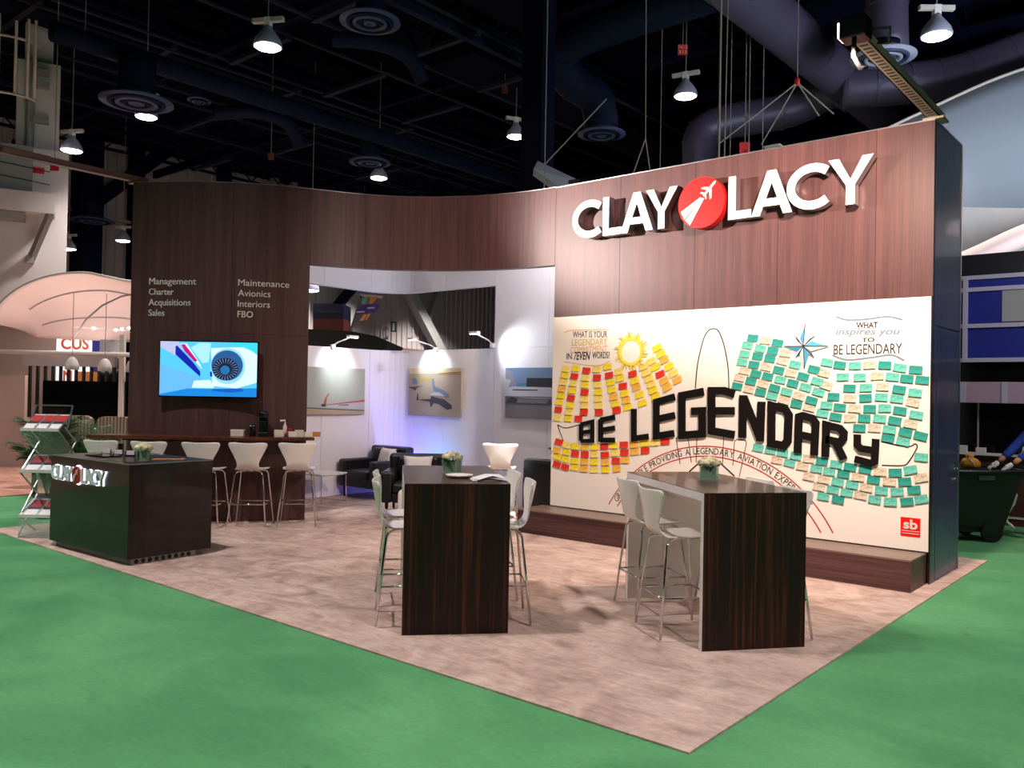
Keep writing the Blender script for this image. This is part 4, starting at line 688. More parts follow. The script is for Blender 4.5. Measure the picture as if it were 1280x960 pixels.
# television
import mathutils
pA = Vector((-8.275, -3.131)); pB = Vector((-7.345, -2.318)); dd = (pB - pA); TW = dd.length; ang = math.atan2(dd.y, dd.x)
nrm = Vector((math.sin(ang), -math.cos(ang))); mid = (pA + pB)/2
off = 0.13
tv = thing('television', (mid.x + nrm.x*off, mid.y + nrm.y*off, 1.60), ang, 'flat television showing a jet engine, mounted on the left wall', 'television')
W2 = TW/2 * 0.985; HT = 0.685
g = G(); g.box((-W2 - 0.012, -0.02, -0.018), (W2 + 0.012, 0.03, HT + 0.014)); g.o('casing', 'blackgloss', tv, bevel=0.004)
g = G(); g.box((-0.2, 0.03, 0.15), (0.2, 0.12, 0.5)); g.o('wall_bracket', 'black', tv)
def em(name, c, s=1.05): return mat(name, '000000', 0.3, emit=c, es=s * 0.78)
scr = em('screen_sky', '58c8f6'); cols = {k: em('screen_' + k, v) for k, v in dict(pale='a8e6fa', white='d8f6fc', cyan='3fd6f0', blue='1e86dc', navy='1626a8', magenta='c01880', engine='2c5c94', fan='0c1c3c', blade='6f7ea0', hub='2a70a8', rim='8fd8f4', shadow='1c5cc0', pink='b8c0e6', mid='68b8f0').items()}
fs_ = fY(-0.021)
g = G(); g.box((-W2, -0.0215, 0), (W2, -0.0205, HT)); sr = g.o('screen', scr, tv)
def sp(pts, c, lay=1, name='picture'):
    g = G(); g.slab([((a/960 - 0.5)*2*W2, (1 - b/545)*HT) for a, b in pts], fs_, 0.0005, 0.0008 + 0.0006*lay); return g.o(name, cols[c], sr)
sp([(0, 230), (420, 360), (330, 470), (180, 520), (0, 530)], 'mid', 1); sp([(380, 10), (500, 10), (480, 200), (420, 215), (300, 60)], 'pale', 1)
sp([(500, 60), (960, 40), (960, 400), (760, 460), (520, 440)], 'white', 1); sp([(700, 0), (960, 0), (960, 120), (900, 80)], 'cyan', 2); sp([(0, 0), (180, 0), (240, 130), (150, 140), (0, 60)], 'pink', 1)
sp([(150, 50), (165, 40), (330, 210), (400, 300), (400, 350), (330, 290), (150, 130)], 'navy', 2); sp([(195, 20), (260, 20), (390, 210), (420, 280), (350, 200), (250, 90)], 'white', 2, ); sp([(205, 30), (240, 25), (370, 190), (345, 205), (240, 95)], 'magenta', 3)
sp([(340, 390), (500, 380), (540, 460), (320, 460)], 'white', 2); sp([(0, 530), (280, 470), (500, 470), (960, 455), (960, 545), (0, 545)], 'blue', 2); sp([(520, 470), (820, 460), (830, 490), (700, 505), (520, 490)], 'shadow', 3)
sp(disc(670, 240, 172, 180, 40), 'rim', 3); sp(disc(664, 232, 156, 152, 40), 'engine', 4); sp(disc(648, 270, 128, 112, 40), 'fan', 5)
for k in range(24):
    a = 2*PI*k/24; sp([(648 + 55*math.cos(a), 270 + 50*math.sin(a)), (648 + 122*math.cos(a-0.03), 270 + 106*math.sin(a-0.03)), (648 + 122*math.cos(a+0.07), 270 + 106*math.sin(a+0.07))], 'blade', 6)
sp(disc(645, 278, 48, 46, 24), 'hub', 7); sp([(495, 300), (515, 295), (520, 350), (500, 345)], 'navy', 5)

# bar shelf following the wall
FP = [(-8.62, -3.93), (-8.25, -3.68), (-7.83, -3.37), (-7.45, -3.06), (-7.14, -2.75), (-6.9, -2.36), (-6.72, -1.93)]
bk = [fC(s, 0, 0.004) for s in [SOPEN + (SEND - SOPEN)*k/16 for k in range(17)]]
poly = [(p.x, p.y) for p in smooth([(a, b, 0) for a, b in FP], 5)] + [(p.x, p.y) for p in bk]
poly.append((-9.0, -3.5)) if False else None
bs = thing('bar_shelf', (-7.6, -3.0, 0), 0, 'dark wooden bar shelf curving along the left wall', 'bar')
g = G(); g.prism([(x + 7.6, y + 3.0) for x, y in poly], 1.065, 1.105); g.o('shelf_board', 'barwood', bs, bevel=0.003)
for k in (1, 6, 11, 15):
    g = G(); p = bk[k]; q = fC(SOPEN + (SEND - SOPEN)*k/16, 0, 0.30); g.bar((p.x + 7.6, p.y + 3, 1.05), (q.x + 7.6, q.y + 3, 1.05), 0.03, 0.03); g.o('bracket', 'black', bs)

# things standing on the bar
def along(f, dpt): 
    p = fC(SOPEN + (SEND - SOPEN)*f, 0, dpt); return p
def onbar(f, dpt): p = along(f, dpt); q = fC(SOPEN + (SEND-SOPEN)*f, 0, dpt + 0.1); return (p.x, p.y, 1.105), math.atan2(q.y-p.y, q.x-p.x) + PI/2
def fpos(name, f, dpt, label, cat): loc, rz = onbar(f, dpt); return thing(name, loc, rz, label, cat)
def boxob(name, f, dpt, w, d, h, m, label, cat, lid=None):
    t = fpos(name, f, dpt, label, cat); g = G(); g.box((-w/2, -d/2, 0), (w/2, d/2, h)); g.o('body', m, t, bevel=0.004)
    if lid: g = G(); g.box((-w/2 - 0.003, -d/2 - 0.003, h), (w/2 + 0.003, d/2 + 0.003, h + 0.012)); g.o('lid', lid, t)
boxob('napkin_box', 0.36, 0.14, 0.16, 0.12, 0.07, 'cardboard', 'small white box alone on the bar shelf under the television', 'box', 'white')
t = fpos('coffee_machine', 0.14 + 0.09, 0.15, 'black capsule coffee machine standing on the bar shelf', 'coffee machine')
g = G(); g.box((-0.06, -0.1, 0), (0.06, 0.10, 0.05)); g.box((-0.055, 0.0, 0.05), (0.055, 0.10, 0.24)); g.o('body', 'coffee', t, bevel=0.01)
g = G(); g.lathe([(0.05, 0), (0.058, 0.02), (0.058, 0.06), (0.045, 0.085), (0.0, 0.09)], c=(0, 0, 0.235), n=20); g.o('brew_head', 'coffee', t, smooth=True)
g = G(); g.box((-0.045, -0.09, 0.13), (0.045, 0.0, 0.2)); g.o('spout_block', 'coffee', t, bevel=0.01)
g = G(); g.box((-0.05, -0.095, 0.05), (0.05, -0.01, 0.058)); g.o('drip_tray', 'chrome', t)
t = fpos('milk_frother', 0.285, 0.15, 'slim dark frother with chrome lid beside the coffee machine', 'kitchen appliance')
g = G(); g.lathe([(0.04, 0), (0.04, 0.12), (0.035, 0.125)], n=18); g.o('jug', 'coffee', t, smooth=True)
g = G(); g.lathe([(0.036, 0.125), (0.034, 0.15), (0.012, 0.155), (0.01, 0.18), (0.0, 0.185)], n=18); g.o('lid', 'chrome', t, smooth=True)
t = fpos('pump_bottle', 0.125, 0.13, 'white pump dispenser among the small boxes on the bar', 'bottle')
g = G(); g.lathe([(0.025, 0.0), (0.025, 0.13), (0.012, 0.15), (0.01, 0.18)], n=16); g.o('bottle', 'cardboard', t, smooth=True)
g = G(); g.tube([(0, 0, 0.18), (0, 0, 0.205), (-0.06, -0.01, 0.20)], 0.011, 8); g.o('pump', 'white', t, smooth=True)
for f, w, h, m, l in ((0.155, 0.12, 0.085, 'cardboard', 'pale box of capsules right beside the coffee machine'), (0.09, 0.10, 0.065, 'white', 'white box with red top behind it on the bar'), (0.052, 0.10, 0.085, 'cardboard', 'taller pale box second from the right end of the bar'), (0.008, 0.09, 0.06, 'white', 'white box nearest the right end of the bar')):
    boxob('supply_box', f, 0.2, w, 0.1, h, m, l, 'box')
boxob('red_packet', 0.100, 0.06, 0.07, 0.04, 0.10, 'redcard', 'red packet standing behind the small white boxes', 'packet')
p = along(0.0, 0.22); g = G(); g.box((-0.045, -0.045, 0), (0.045, 0.045, 0.06)); ob = g.o('kraft_box', 'orange', bevel=0.003); ob.location = (p.x + 0.02, p.y + 0.1, 1.105); ob.rotation_euler = (0, 0, 0.8); tag(ob, 'small orange brown box at the very right end of the bar', 'box')
# ---------------------------------------------------------------- bar stools
def make_stool(label):
    t = thing('bar_stool', (0, 0, 0), 0, label, 'stool', 'white moulded bar stools')
    prof = [(.215, .682, .15), (.205, .694, .175), (.16, .702, .198), (.08, .698, .205), (0, .695, .20), (-.09, .693, .185), (-.15, .70, .160), (-.19, .73, .138), (-.212, .77, .130), (-.225, .81, .140), (-.237, .86, .165), (-.248, .91, .192), (-.257, .96, .218), (-.264, 1.0, .236), (-.268, 1.03, .238), (-.270, 1.045, .222)]
    NX = 12; vs = []; fs = []
    for i, (y, z, w) in enumerate(prof):
        back = min(1, max(0, (z - .74) / .2)) if y < -.15 else 0; seat = 1 if y > -.1 else 0
        for k in range(NX + 1):
            u = -1 + 2*k/NX
            vs.append((u*w, y + back*0.05*u*u, z + (0.012*u*u if seat else 0) + (0.016*u*u - 0.010 if i >= 14 else 0) - (0.012*abs(u)**8 if i >= 14 else 0)))
    n = len(prof)
    for i in range(n-1):
        for k in range(NX): a = i*(NX+1)+k; fs.append((a, a+1, a+NX+2, a+NX+1))
    g = G(); g.add(vs, fs); g.o('seat_shell', 'shell', t, smooth=True, solid=0.011, subs=1)
    for sx in (-1, 1):
        for sy in (-1, 1):
            g = G(); g.tube([(sx*.03, sy*.03, .678), (sx*.11, sy*.105, .680), (sx*.15, sy*.14, .668), (sx*.168, sy*.158, .64), (sx*.195, sy*.187, .38), (sx*.232, sy*.225, .012)], .0095, 8)
            lg = g.o('leg', 'chrome', t, smooth=True)
    g = G(); q = [(.205, .197), (-.205, .197), (-.205, -.197), (.205, -.197)]
    for a, b in ((0, 2), ): pass
    for i in range(4):
        a, b = q[i], q[(i+1) % 4]; z = .285 if i in (0, 2) else .285
        g.tube([(a[0], a[1], z), (b[0], b[1], z)], .008, 6)
    g.o('footrest', 'chrome', t, smooth=True)
    g = G(); g.lathe([(.055, .672), (.06, .680), (.055, .690)], n=16); g.o('hub', 'chrome', t, smooth=True)
    return t
stool0 = make_stool('')
KID[stool0.name] = [c for c in bpy.data.objects if c.parent == stool0]
_su = [False]
def stool(x, y, face, label, z=0.012, group='white moulded bar stools'):
    t = copytree(stool0) if _su[0] else stool0; _su[0] = True
    t.location = (x, y, z); t.rotation_euler = (0, 0, math.radians(face) - PI/2); t['label'] = label; t['group'] = group; return t
B_ = 'stools along the bar shelf'
for x, y, f, l in ((-6.80, -2.10, 140, 'white bar stool at the right end of the bar shelf'), (-7.13, -2.56, 134, 'white bar stool second from the right end of the bar shelf'), (-7.47, -2.97, 130, 'white bar stool in the middle of the five at the bar shelf'), (-7.93, -3.36, 124, 'white bar stool second from the left at the bar shelf, behind the reception counter'), (-8.42, -3.70, 120, 'leftmost white bar stool at the bar shelf, seen above the counter corner')):
    stool(x, y, f, l, group=B_)
T_ = 'stools at the two high tables'
stool(-2.57, -4.15, 49, 'white bar stool at the left table, nearest to the green carpet', group=T_)
stool(-3.02, -3.76, 51, 'white bar stool at the left table just behind the nearest one', group=T_)
stool(-2.10, -3.66, 226, 'white bar stool on the right side of the left table, seen side on', group=T_)
stool(-2.62, -3.22, 232, 'white bar stool at the far right corner of the left table', group=T_)
stool(-5.28, 0.02, 128, 'brightly lit white bar stool in the lounge beside the black armchair', group='lone stool in the lounge')
stool(-0.93, -3.03, 53, 'white bar stool at the right table, nearest to the viewer', group=T_)
stool(-1.41, -2.58, 54, 'white bar stool at the right table behind the nearest one', group=T_)
stool(-0.44, -2.62, 233, 'white bar stool hidden behind the veneer end of the right table', group=T_)
stool(-0.93, -2.12, 233, 'white bar stool behind the right table, only its back edge showing', group=T_)

# ---------------------------------------------------------------- high tables
def high_table(x, y, rz, L, W, label):
    t = thing('high_table', (x, y, 0.012), rz, label, 'table', 'high veneer tables'); T = 1.052; th = 0.05
    g = G(); g.box((-W/2, -L/2 + 0.0045, T - 0.06), (W/2, L/2 - 0.0045, T - 0.004)); g.o('table_board', 'white', t)
    g = G(); g.box((-W/2, -L/2, T - 0.004), (W/2, L/2, T)); g.o('top_veneer', 'tabletop', t)
    for s in (-1, 1):
        a = s*L/2; b = s*(L/2 - th); g = G(); g.box((-W/2, min(a - s*0.004, b), 0), (W/2, max(a - s*0.004, b), T - 0.06)); lp = g.o('leg_panel', 'white', t)
        g = G(); g.box((-W/2, min(a, a - s*0.004) , 0), (W/2, max(a, a - s*0.004), T - 0.0045)); g.o('veneer_face', 'tablewood', t)
    g = G(); g.box((-0.03, -L/2 + th, T - 0.2), (0.03, L/2 - th, T - 0.06)); g.o('centre_rail', 'white', t)
    return t
R = math.radians
high_table(-2.573, -3.700, R(48.2), 1.47, 0.745, 'left high table with dark striped veneer end and roses on top')
high_table(-0.935, -2.580, R(52.0), 1.52, 0.75, 'right high table with dark striped veneer end and white edges')

def rose_mesh(r):
    g = G()
    for k, (q, h0, h1) in enumerate(((1.0, -0.6, 0.55), (0.8, -0.3, 0.75), (0.55, 0.0, 0.85), (0.3, 0.2, 0.9))):
        n = 10; vs = []
        for i in range(n):
            a = 2*PI*i/n + k*0.4; w = 1 + 0.12*math.sin(3*a + k)
            vs.append((r*q*0.7*math.cos(a)*w, r*q*0.7*math.sin(a)*w, r*h0))
        for i in range(n):
            a = 2*PI*i/n + k*0.4; w = 1 + 0.12*math.sin(3*a + k); vs.append((r*q*math.cos(a)*w, r*q*math.sin(a)*w, r*(h0+h1)/2))
        for i in range(n):
            a = 2*PI*i/n + k*0.4; w = 1 + 0.12*math.sin(3*a + k); vs.append((r*q*0.8*math.cos(a)*w, r*q*0.8*math.sin(a)*w, r*h1))
        g.add(vs, [(i, (i+1)%n, n+(i+1)%n, n+i) for i in range(n)] + [(n+i, n+(i+1)%n, 2*n+(i+1)%n, 2*n+i) for i in range(n)] + [tuple(range(2*n, 3*n))] * (k == 3) + [tuple(range(n))[::-1]])
    return g
def bouquet(x, y, z, label, round_=False, s=1.0, rz=0.3, nf=11):
    t = thing('rose_vase', (x, y, z), rz, label, 'flowers'); h = 0.105*s; r = 0.062*s
    g = G()
    if round_: g.lathe([(r, 0), (r, h), (r - .004, h), (r - .004, 0.008), (0, 0.008)], n=24)
    else:
        g.box((-r, -r, 0), (r, r, 0.008)); 
        for a, b in (((-r, -r), (r, -r + .004)), ((-r, r - .004), (r, r)), ((-r, -r), (-r + .004, r)), ((r - .004, -r), (r, r))): g.box((a[0], a[1], 0), (b[0], b[1], h))
    g.o('vase', 'glass', t)
    g = G(); q = r - 0.008
    if round_: g.lathe([(q, 0.012), (q, h*0.9), (0, h*0.92)], n=16)
    else: g.box((-q, -q, 0.012), (q, q, h*0.92))
    g.o('leaf_lining', 'leaf', t)
    g = G(); rnd = random.Random(int(x*100))
    for k in range(26):
        a = rnd.uniform(0, 2*PI); rr = r*rnd.uniform(0.7, 1.15); c = Vector((rr*math.cos(a), rr*math.sin(a), h*rnd.uniform(0.85, 1.15))); d = Vector((math.cos(a), math.sin(a), rnd.uniform(-.2, .6))).normalized()*0.03*s; n = Vector((-d.y, d.x, 0))*0.5
        g.add([c - d, c + n, c + d, c - n], [(0, 1, 2, 3)])
    tag(g.o('leaves', 'leaf', t), kind='stuff')
    pts = [(0, 0, 1.35)] + [(0.5*math.cos(2*PI*k/4), 0.5*math.sin(2*PI*k/4), 1.28) for k in range(4)] + [(0.95*math.cos(2*PI*k/(nf-5)+.3), 0.95*math.sin(2*PI*k/(nf-5)+.3), 1.12) for k in range(nf-5)]
    proto = None
    for a, b, c in pts:
        if proto is None: proto = rose_mesh(0.030*s).o('rose', 'rose', t, smooth=True); ob = proto
        else: ob = proto.copy(); C.objects.link(ob); ob.parent = t
        ob.location = (a*r, b*r, c*h + 0.008); ob.rotation_euler = (b*0.5, -a*0.5, a*3)
    return t
TT = 1.0645
bouquet(-2.60, -3.66, TT, 'cream roses in a green-lined glass cube on the left table')
bouquet(-0.965, -2.50, TT, 'cream roses in a green-lined glass cube on the right table', s=1.05)
bouquet(-5.98, -4.50, 0.977, 'cream roses in a clear round vase on the reception counter', True, s=1.05)
t = thing('dish', (-2.33, -3.86, TT), 0.8, 'white oval dish in front of the roses on the left table', 'dish')
g = G(); g.lathe([(0.07, 0), (0.10, 0.012), (0.105, 0.022), (0.098, 0.022), (0.07, 0.008), (0, 0.008)], n=28); g.o('bowl', 'white', t, smooth=True)
for k, (x, y, a) in enumerate(((-2.06, -3.86, 0.9), (-2.03, -3.82, 0.6), (-2.05, -3.84, 1.1))):
    g = G(); g.add([(-.11, -.075, 0), (.11, -.075, 0), (.11, .075, 0.004 + 0.01*k), (-.11, .075, 0.002), (0, -.075, 0.014*k), (0, .075, 0.014*k)], [(0, 4, 5, 3), (4, 1, 2, 5)])
    ob = g.o('folded_leaflet', 'paper' if k != 1 else 'papergrey', solid=0.002); ob.location = (x, y, TT + 0.003 + 0.004*k); ob.rotation_euler = (0, 0, a)
    tag(ob, ['bottom', 'middle', 'top'][k] + ' one of three leaflets at the right corner of the left table', 'leaflet')

# ---------------------------------------------------------------- reception counter
rc = thing('reception_counter', (-7.39, -4.80, 0.012), R(2.6), 'dark veneer reception counter with a small glowing CLAY LACY sign', 'counter')
CL, CD, CH = 1.60, 0.88, 0.96
g = G(); g.box((0, 0, 0.06), (CL, CD, CH - 0.022)); g.o('counter_body', 'counter', rc)
g = G(); g.box((-0.004, -0.004, CH - 0.022), (CL + 0.004, CD + 0.004, CH)); g.o('countertop', 'counter', rc)
g = G(); g.box((-0.005, -0.006, CH - 0.008), (CL + 0.006, -0.004, CH)); g.box((CL + 0.004, -0.006, CH - 0.008), (CL + 0.006, CD + 0.004, CH)); g.o('edge_strip', 'steelgrey', rc)
g = G(); g.box((0.04, 0.05, 0.0), (CL - 0.03, 0.09, 0.06)); g.box((CL - 0.05, 0.05, 0.0), (CL - 0.02, CD - 0.16, 0.06)); br = g.o('base_rail', 'steelgrey', rc)
for k in range(9):
    yy = 0.10 + k*0.068; g = G(); g.lathe([(0.021, 0), (0.021, 0.006)], n=12, mtx=Matrix.Translation((CL - 0.021, yy, 0.03)) @ Matrix.Rotation(PI/2, 4, 'Y')); g.o('hole', 'black', br)
csn = thing('counter_sign', (-7.39, -4.80, 0.012), R(2.6), 'small backlit CLAY LACY letters on the front of the reception counter', 'sign')
SC = 0.3155; xm = lambda v: 0.07 + (v + 4.05)*SC
frc = lambda u, v, d: Vector((u, -d, v))
g = G()
for ch, a, b in (('C', -4.05, -3.62), ('L', -3.60, -3.33), ('A', -3.35, -2.91), ('Y', -3.01, -2.60), ('L', -1.99, -1.73), ('A', -1.73, -1.29), ('C', -1.35, -0.92), ('Y', -0.93, -0.50)):
    for s in glyph(ch, xm(a), xm(b), 0.715, 0.86, 0.027): (g.slab(s[1], frc, 0.002, 0.010) if s[0] == 'poly' else g.strip(s, 0.040, frc, 0.002, 0.010))
g.slab(disc(xm(-2.31), 0.7875, 0.10, n=30), frc, 0.002, 0.008); g.o('halo_backing', 'halo', csn)
wordmark(csn, frc, xm, 0.715, 0.86, 0.027, 0.016, 0.034, ('paper', 'steelgrey'), SC, ('darkred', 'darkred'))
# things on the counter
def flat(name, x, y, z, w, d, h, m, rz, label, cat):
    g = G(); g.box((-w/2, -d/2, 0), (w/2, d/2, h)); ob = g.o(name, m, bevel=0.001); ob.location = (x, y, z); ob.rotation_euler = (0, 0, rz); return tag(ob, label, cat)
CZ0 = 0.9735
flat('envelope', -6.10, -4.18, CZ0, 0.30, 0.11, 0.004, 'orange', 0.9, 'gold brown envelope lying on the reception counter behind the vase', 'envelope')
for k in range(4):
    t = thing('card_holder', (-7.10 + k*0.19, -4.36 + k*0.04, CZ0), 0.5, ['leftmost', 'second', 'third', 'rightmost'][k] + ' of four small card holders at the back of the reception counter', 'card holder')
    g = G(); g.box((-.05, -.02, 0), (.05, .02, .012)); g.box((-.05, .016, 0), (.05, .02, .05)); g.o('stand', 'blackgloss', t)
    g = G(); g.box((-.044, .0, .012), (.044, .012, .055)); g.o('cards', 'paper' if k < 3 else 'lilac', t)
flat('magazine_tray', -6.85, -4.50, CZ0, 0.34, 0.20, 0.012, 'blackgloss', 0.1, 'flat black tray on the reception counter in front of the card holders', 'tray')

# ---------------------------------------------------------------- zigzag literature rack
t = thing('literature_rack', (-8.03, -4.60, 0.012), R(40), 'folding zigzag literature rack with leaflets beside the reception counter', 'rack'); W = 0.42
trays = [(1.19, 1.36), (0.73, 0.90), (0.235, 0.40)]
for k, (z0, z1) in enumerate(trays):
    g = G(); g.add([(-W/2, -0.16, z0), (W/2, -0.16, z0), (W/2, 0.12, z1), (-W/2, 0.12, z1)], [(0, 1, 2, 3)]); tr = g.o('tray', 'alu', t, solid=0.008)
    g = G(); g.box((-W/2, -0.172, z0 - 0.01), (W/2, -0.16, z0 + 0.025)); g.o('front_lip', 'white', tr)
    sl = (z1 - z0)/0.28
    for j in range(3 if k == 0 else 2):
        xx = -0.14 + j*0.14 if k == 0 else -0.10 + j*0.17; a = 0.058 if k == 0 else 0.07
        for (m, y0, y1, off) in (('paper', -0.15, 0.10, 0.008), ('darkred', -0.02, 0.085, 0.0105), ('darkblue', -0.06, -0.02, 0.0105)):
            g = G(); g.add([(xx - a, y0, z0 + (y0 + .16)*sl + off), (xx + a, y0, z0 + (y0 + .16)*sl + off), (xx + a, y1, z0 + (y1 + .16)*sl + off), (xx - a, y1, z0 + (y1 + .16)*sl + off)], [(0, 1, 2, 3)]); g.o('leaflet', m, tr, solid=0.001)
for sx in (-W/2, W/2):
    zs = [(0.12, 1.36, -0.14, 1.19), (0.16, 1.46, -0.14, 1.19)]
    g = G()
    g.bar((sx, -0.16, 1.19), (sx, 0.20, 0.90), 0.014); g.bar((sx, 0.13, 1.46), (sx, 0.02, 1.20), 0.014); g.bar((sx, -0.02, 1.22), (sx, 0.22, 1.05), 0.014); g.bar((sx, 0.22, 1.05), (sx, -0.12, 0.74), 0.014)
    g.bar((sx, 0.20, 0.90), (sx, -0.16, 0.73), 0.014); g.bar((sx, -0.16, 0.73), (sx, 0.20, 0.45), 0.014); g.bar((sx, 0.20, 0.60), (sx, -0.12, 0.25), 0.014); g.bar((sx, 0.12, 0.90), (sx, 0.20, 0.60), 0.014)
    g.bar((sx, 0.20, 0.45), (sx, -0.15, 0.03), 0.014); g.bar((sx, -0.16, 0.235), (sx, 0.18, 0.03), 0.014); g.o('side_linkage', 'alu', t)
g = G(); g.bar((-W/2, 0.13, 1.46), (W/2, 0.13, 1.46), 0.016); g.bar((-W/2, 0.0, 1.2), (-W/2, 0.13, 1.46), 0.014); g.o('top_bar', 'alu', t)
g = G(); g.add([(-W/2, -0.15, 1.17), (W/2, -0.15, 1.17), (W/2, 0.19, 0.90), (-W/2, 0.19, 0.90)], [(0, 1, 2, 3)]); g.add([(-W/2, -0.15, 0.70), (W/2, -0.15, 0.70), (W/2, 0.19, 0.45), (-W/2, 0.19, 0.45)], [(0, 1, 2, 3)]); g.o('rear_sheet', 'glass', t, solid=0.004)
g = G(); g.box((-W/2, -0.17, 0), (W/2, 0.2, 0.018)); g.o('base', 'alu', t)
g = G(); g.box((-W/2, -0.165, 0.02), (W/2, -0.16, 0.22)); g.o('base_front', 'glass', t)

# ---------------------------------------------------------------- palms
def palm(x, y, h, label, nfr, spread, seed, pot=True, z=0.0, poth=0.3):
    t = thing('potted_palm', (x, y, z), 0, label, 'plant'); rnd = random.Random(seed)
    if pot:
        g = G(); g.lathe([(0.12, 0), (0.16, poth), (0.15, poth), (0.13, poth - .03), (0, poth - .03)], n=20); g.o('pot', 'black', t, smooth=True)
    for k in range(nfr):
        a = 2*PI*k/nfr + rnd.uniform(-.3, .3); hh = h*rnd.uniform(0.55, 1.0); sp_ = spread*rnd.uniform(0.6, 1.0); d = Vector((math.cos(a), math.sin(a), 0)); n = Vector((-d.y, d.x, 0))
        base = Vector((0, 0, poth - .03)); pts = []
        for i in range(11):
            u = i/10; pts.append(base + d*(sp_*u**1.3) + Vector((0, 0, (hh - poth)*(1.25*u - 0.45*u*u*u))))
        g = G(); g.tube(pts, [0.008*(1 - 0.8*i/10) for i in range(11)], 4)
        for i in range(3, 11):
            for s in (-1, 1):
                for q in (0, 0.5):
                    if i + q > 10: continue
                    p = pts[i].lerp(pts[min(i+1, 10)], q); tang = (pts[min(i+1, 10)] - pts[i-1]).normalized(); ll = 0.26*h*math.sin(PI*min(1, (i + q - 2)/8.6))*0.6 + 0.06
                    tip = p + (n*s*0.75 + tang*0.7 + Vector((0, 0, -0.25))).normalized()*ll; w = tang*0.011
                    mid_ = p.lerp(tip, 0.5) + Vector((0, 0, 0.012)); g.add([p - w*0.6, mid_ - w, tip, mid_ + w, p + w*0.6], [(0, 1, 2, 3, 4)])
        g.o('frond', 'leafd', t)
palm(-9.45, -4.05, 1.55, 'leafy palm standing behind the literature rack', 18, 0.42, 3)
palm(-4.78, 1.02, 1.18, 'spiky plant peeping out behind the black armchair by the mural edge', 12, 0.42, 5)
palm(-10.7, -2.9, 1.45, 'palm with drooping leaves in front of the dark screen of the next stand', 9, 0.45, 11, z=0.0)

# ---------------------------------------------------------------- lounge furniture
def club_chair(x, y, rz, w, label, hb=0.80, ha=0.60, d=0.85):
    t = thing('club_chair', (x, y, 0.012), rz, label, 'armchair', 'black leather club chairs'); aw = 0.16
    g = G(); g.box((-w/2 + aw, -d/2 + 0.02, 0.17), (w/2 - aw, d/2 - 0.1, 0.30)); g.o('base', 'leather', t, bevel=0.01)
    g = G(); g.box((-w/2 + aw + 0.004, -d/2 - 0.01, 0.30), (w/2 - aw - 0.004, d/2 - 0.22, 0.44)); g.o('seat_cushion', 'leather', t, bevel=0.035)
    for s in (-1, 1):
        g = G(); g.box((min(s*w/2, s*(w/2 - aw)), -d/2, 0.17), (max(s*w/2, s*(w/2 - aw)), d/2 - 0.02, ha)); g.o('arm', 'leather', t, bevel=0.035)
    g = G(); g.box((-w/2 + 0.02, d/2 - 0.20, 0.17), (w/2 - 0.02, d/2, hb)); g.o('back', 'leather', t, bevel=0.045)
    g = G(); g.box((-w/2 + aw + .01, d/2 - 0.30, 0.42), (w/2 - aw - .01, d/2 - 0.18, hb - 0.03)); g.o('back_cushion', 'leather', t, bevel=0.04)
    for sx in (-1, 1):
        for sy in (-1, 1):
            g = G(); g.lathe([(0.016, 0), (0.026, 0.17)], c=(sx*(w/2 - 0.08), sy*(d/2 - 0.08), 0), n=10); g.o('leg', 'black', t)
    return t
club_chair(-8.36, 0.52, 0.0, 0.90, 'black leather armchair in the lounge corner nearest the left picture')
club_chair(-6.64, -0.22, R(40), 0.90, 'black leather armchair turned to the viewer behind the left high table', 0.80, 0.60)
t = thing('ottoman', (-5.98, -0.72, 0.012), R(40), 'white cube ottoman between the left stools and the black armchairs', 'ottoman')
g = G(); g.box((-.30, -.30, .03), (.30, .30, .42)); g.o('upholstered_block', 'white', t, bevel=0.04); g = G(); g.box((-.27, -.27, 0), (.27, .27, .03)); g.o('foot_plinth', 'black', t)
club_chair(-4.56, 0.56, R(180), 0.98, 'black armchair seen from behind at the left edge of the mural', 0.84, 0.6, 0.80)
def cushion(loc, rot, w, h, label, m='cushion'):
    g = G(); N = 10; vs = []; fs = []
    for s in (1, -1):
        for i in range(N+1):
            for j in range(N+1):
                u = -1 + 2*i/N; v = -1 + 2*j/N; th = 0.065*((1 - u**4)*(1 - v**4))**0.5 + 0.003
                k = 1 - 0.09*(1 - abs(v)**2)*abs(u)**3; k2 = 1 - 0.09*(1 - abs(u)**2)*abs(v)**3
                vs.append((u*w/2*k, s*th, v*h/2*k2 + h/2))
    n1 = (N+1)**2
    for s in (0, 1):
        for i in range(N):
            for j in range(N):
                a = s*n1 + i*(N+1) + j; q = (a, a+1, a+N+2, a+N+1); fs.append(q if s else q[::-1])
    for i in range(N):
        for (a, b) in ((i, i+1), (N*(N+1)+i+1, N*(N+1)+i), ((i+1)*(N+1), i*(N+1)), (i*(N+1)+N, (i+1)*(N+1)+N)): fs.append((a, b, b+n1, a+n1))
    g.add(vs, fs); ob = g.o('throw_pillow', m, smooth=True); ob.location = loc; ob.rotation_euler = rot; return tag(ob, label, 'pillow')
cushion((-8.16, 0.50, 0.49), (R(-16), 0, R(-14)), 0.46, 0.32, 'white pillow leaning on the right side of the corner armchair')
cushion((-6.655, -0.20, 0.475), (R(-14), 0, R(40)), 0.42, 0.33, 'patterned white pillow on the armchair turned to the viewer')
t = thing('side_table', (-8.42, -0.52, 0.012), R(8), 'low white side table with thin wire frame beside the corner armchair', 'table')
g = G(); g.box((-.27, -.27, .425), (.27, .27, .445)); g.o('tabletop', 'white', t, bevel=0.004)
g = G(); q = [(-.26, -.26), (.26, -.26), (.26, .26), (-.26, .26)]
for i in range(4):
    a, b = q[i], q[(i+1)%4]; g.bar((a[0], a[1], .418), (b[0], b[1], .418), .012); g.bar((a[0], a[1], .008), (b[0], b[1], .008), .012)
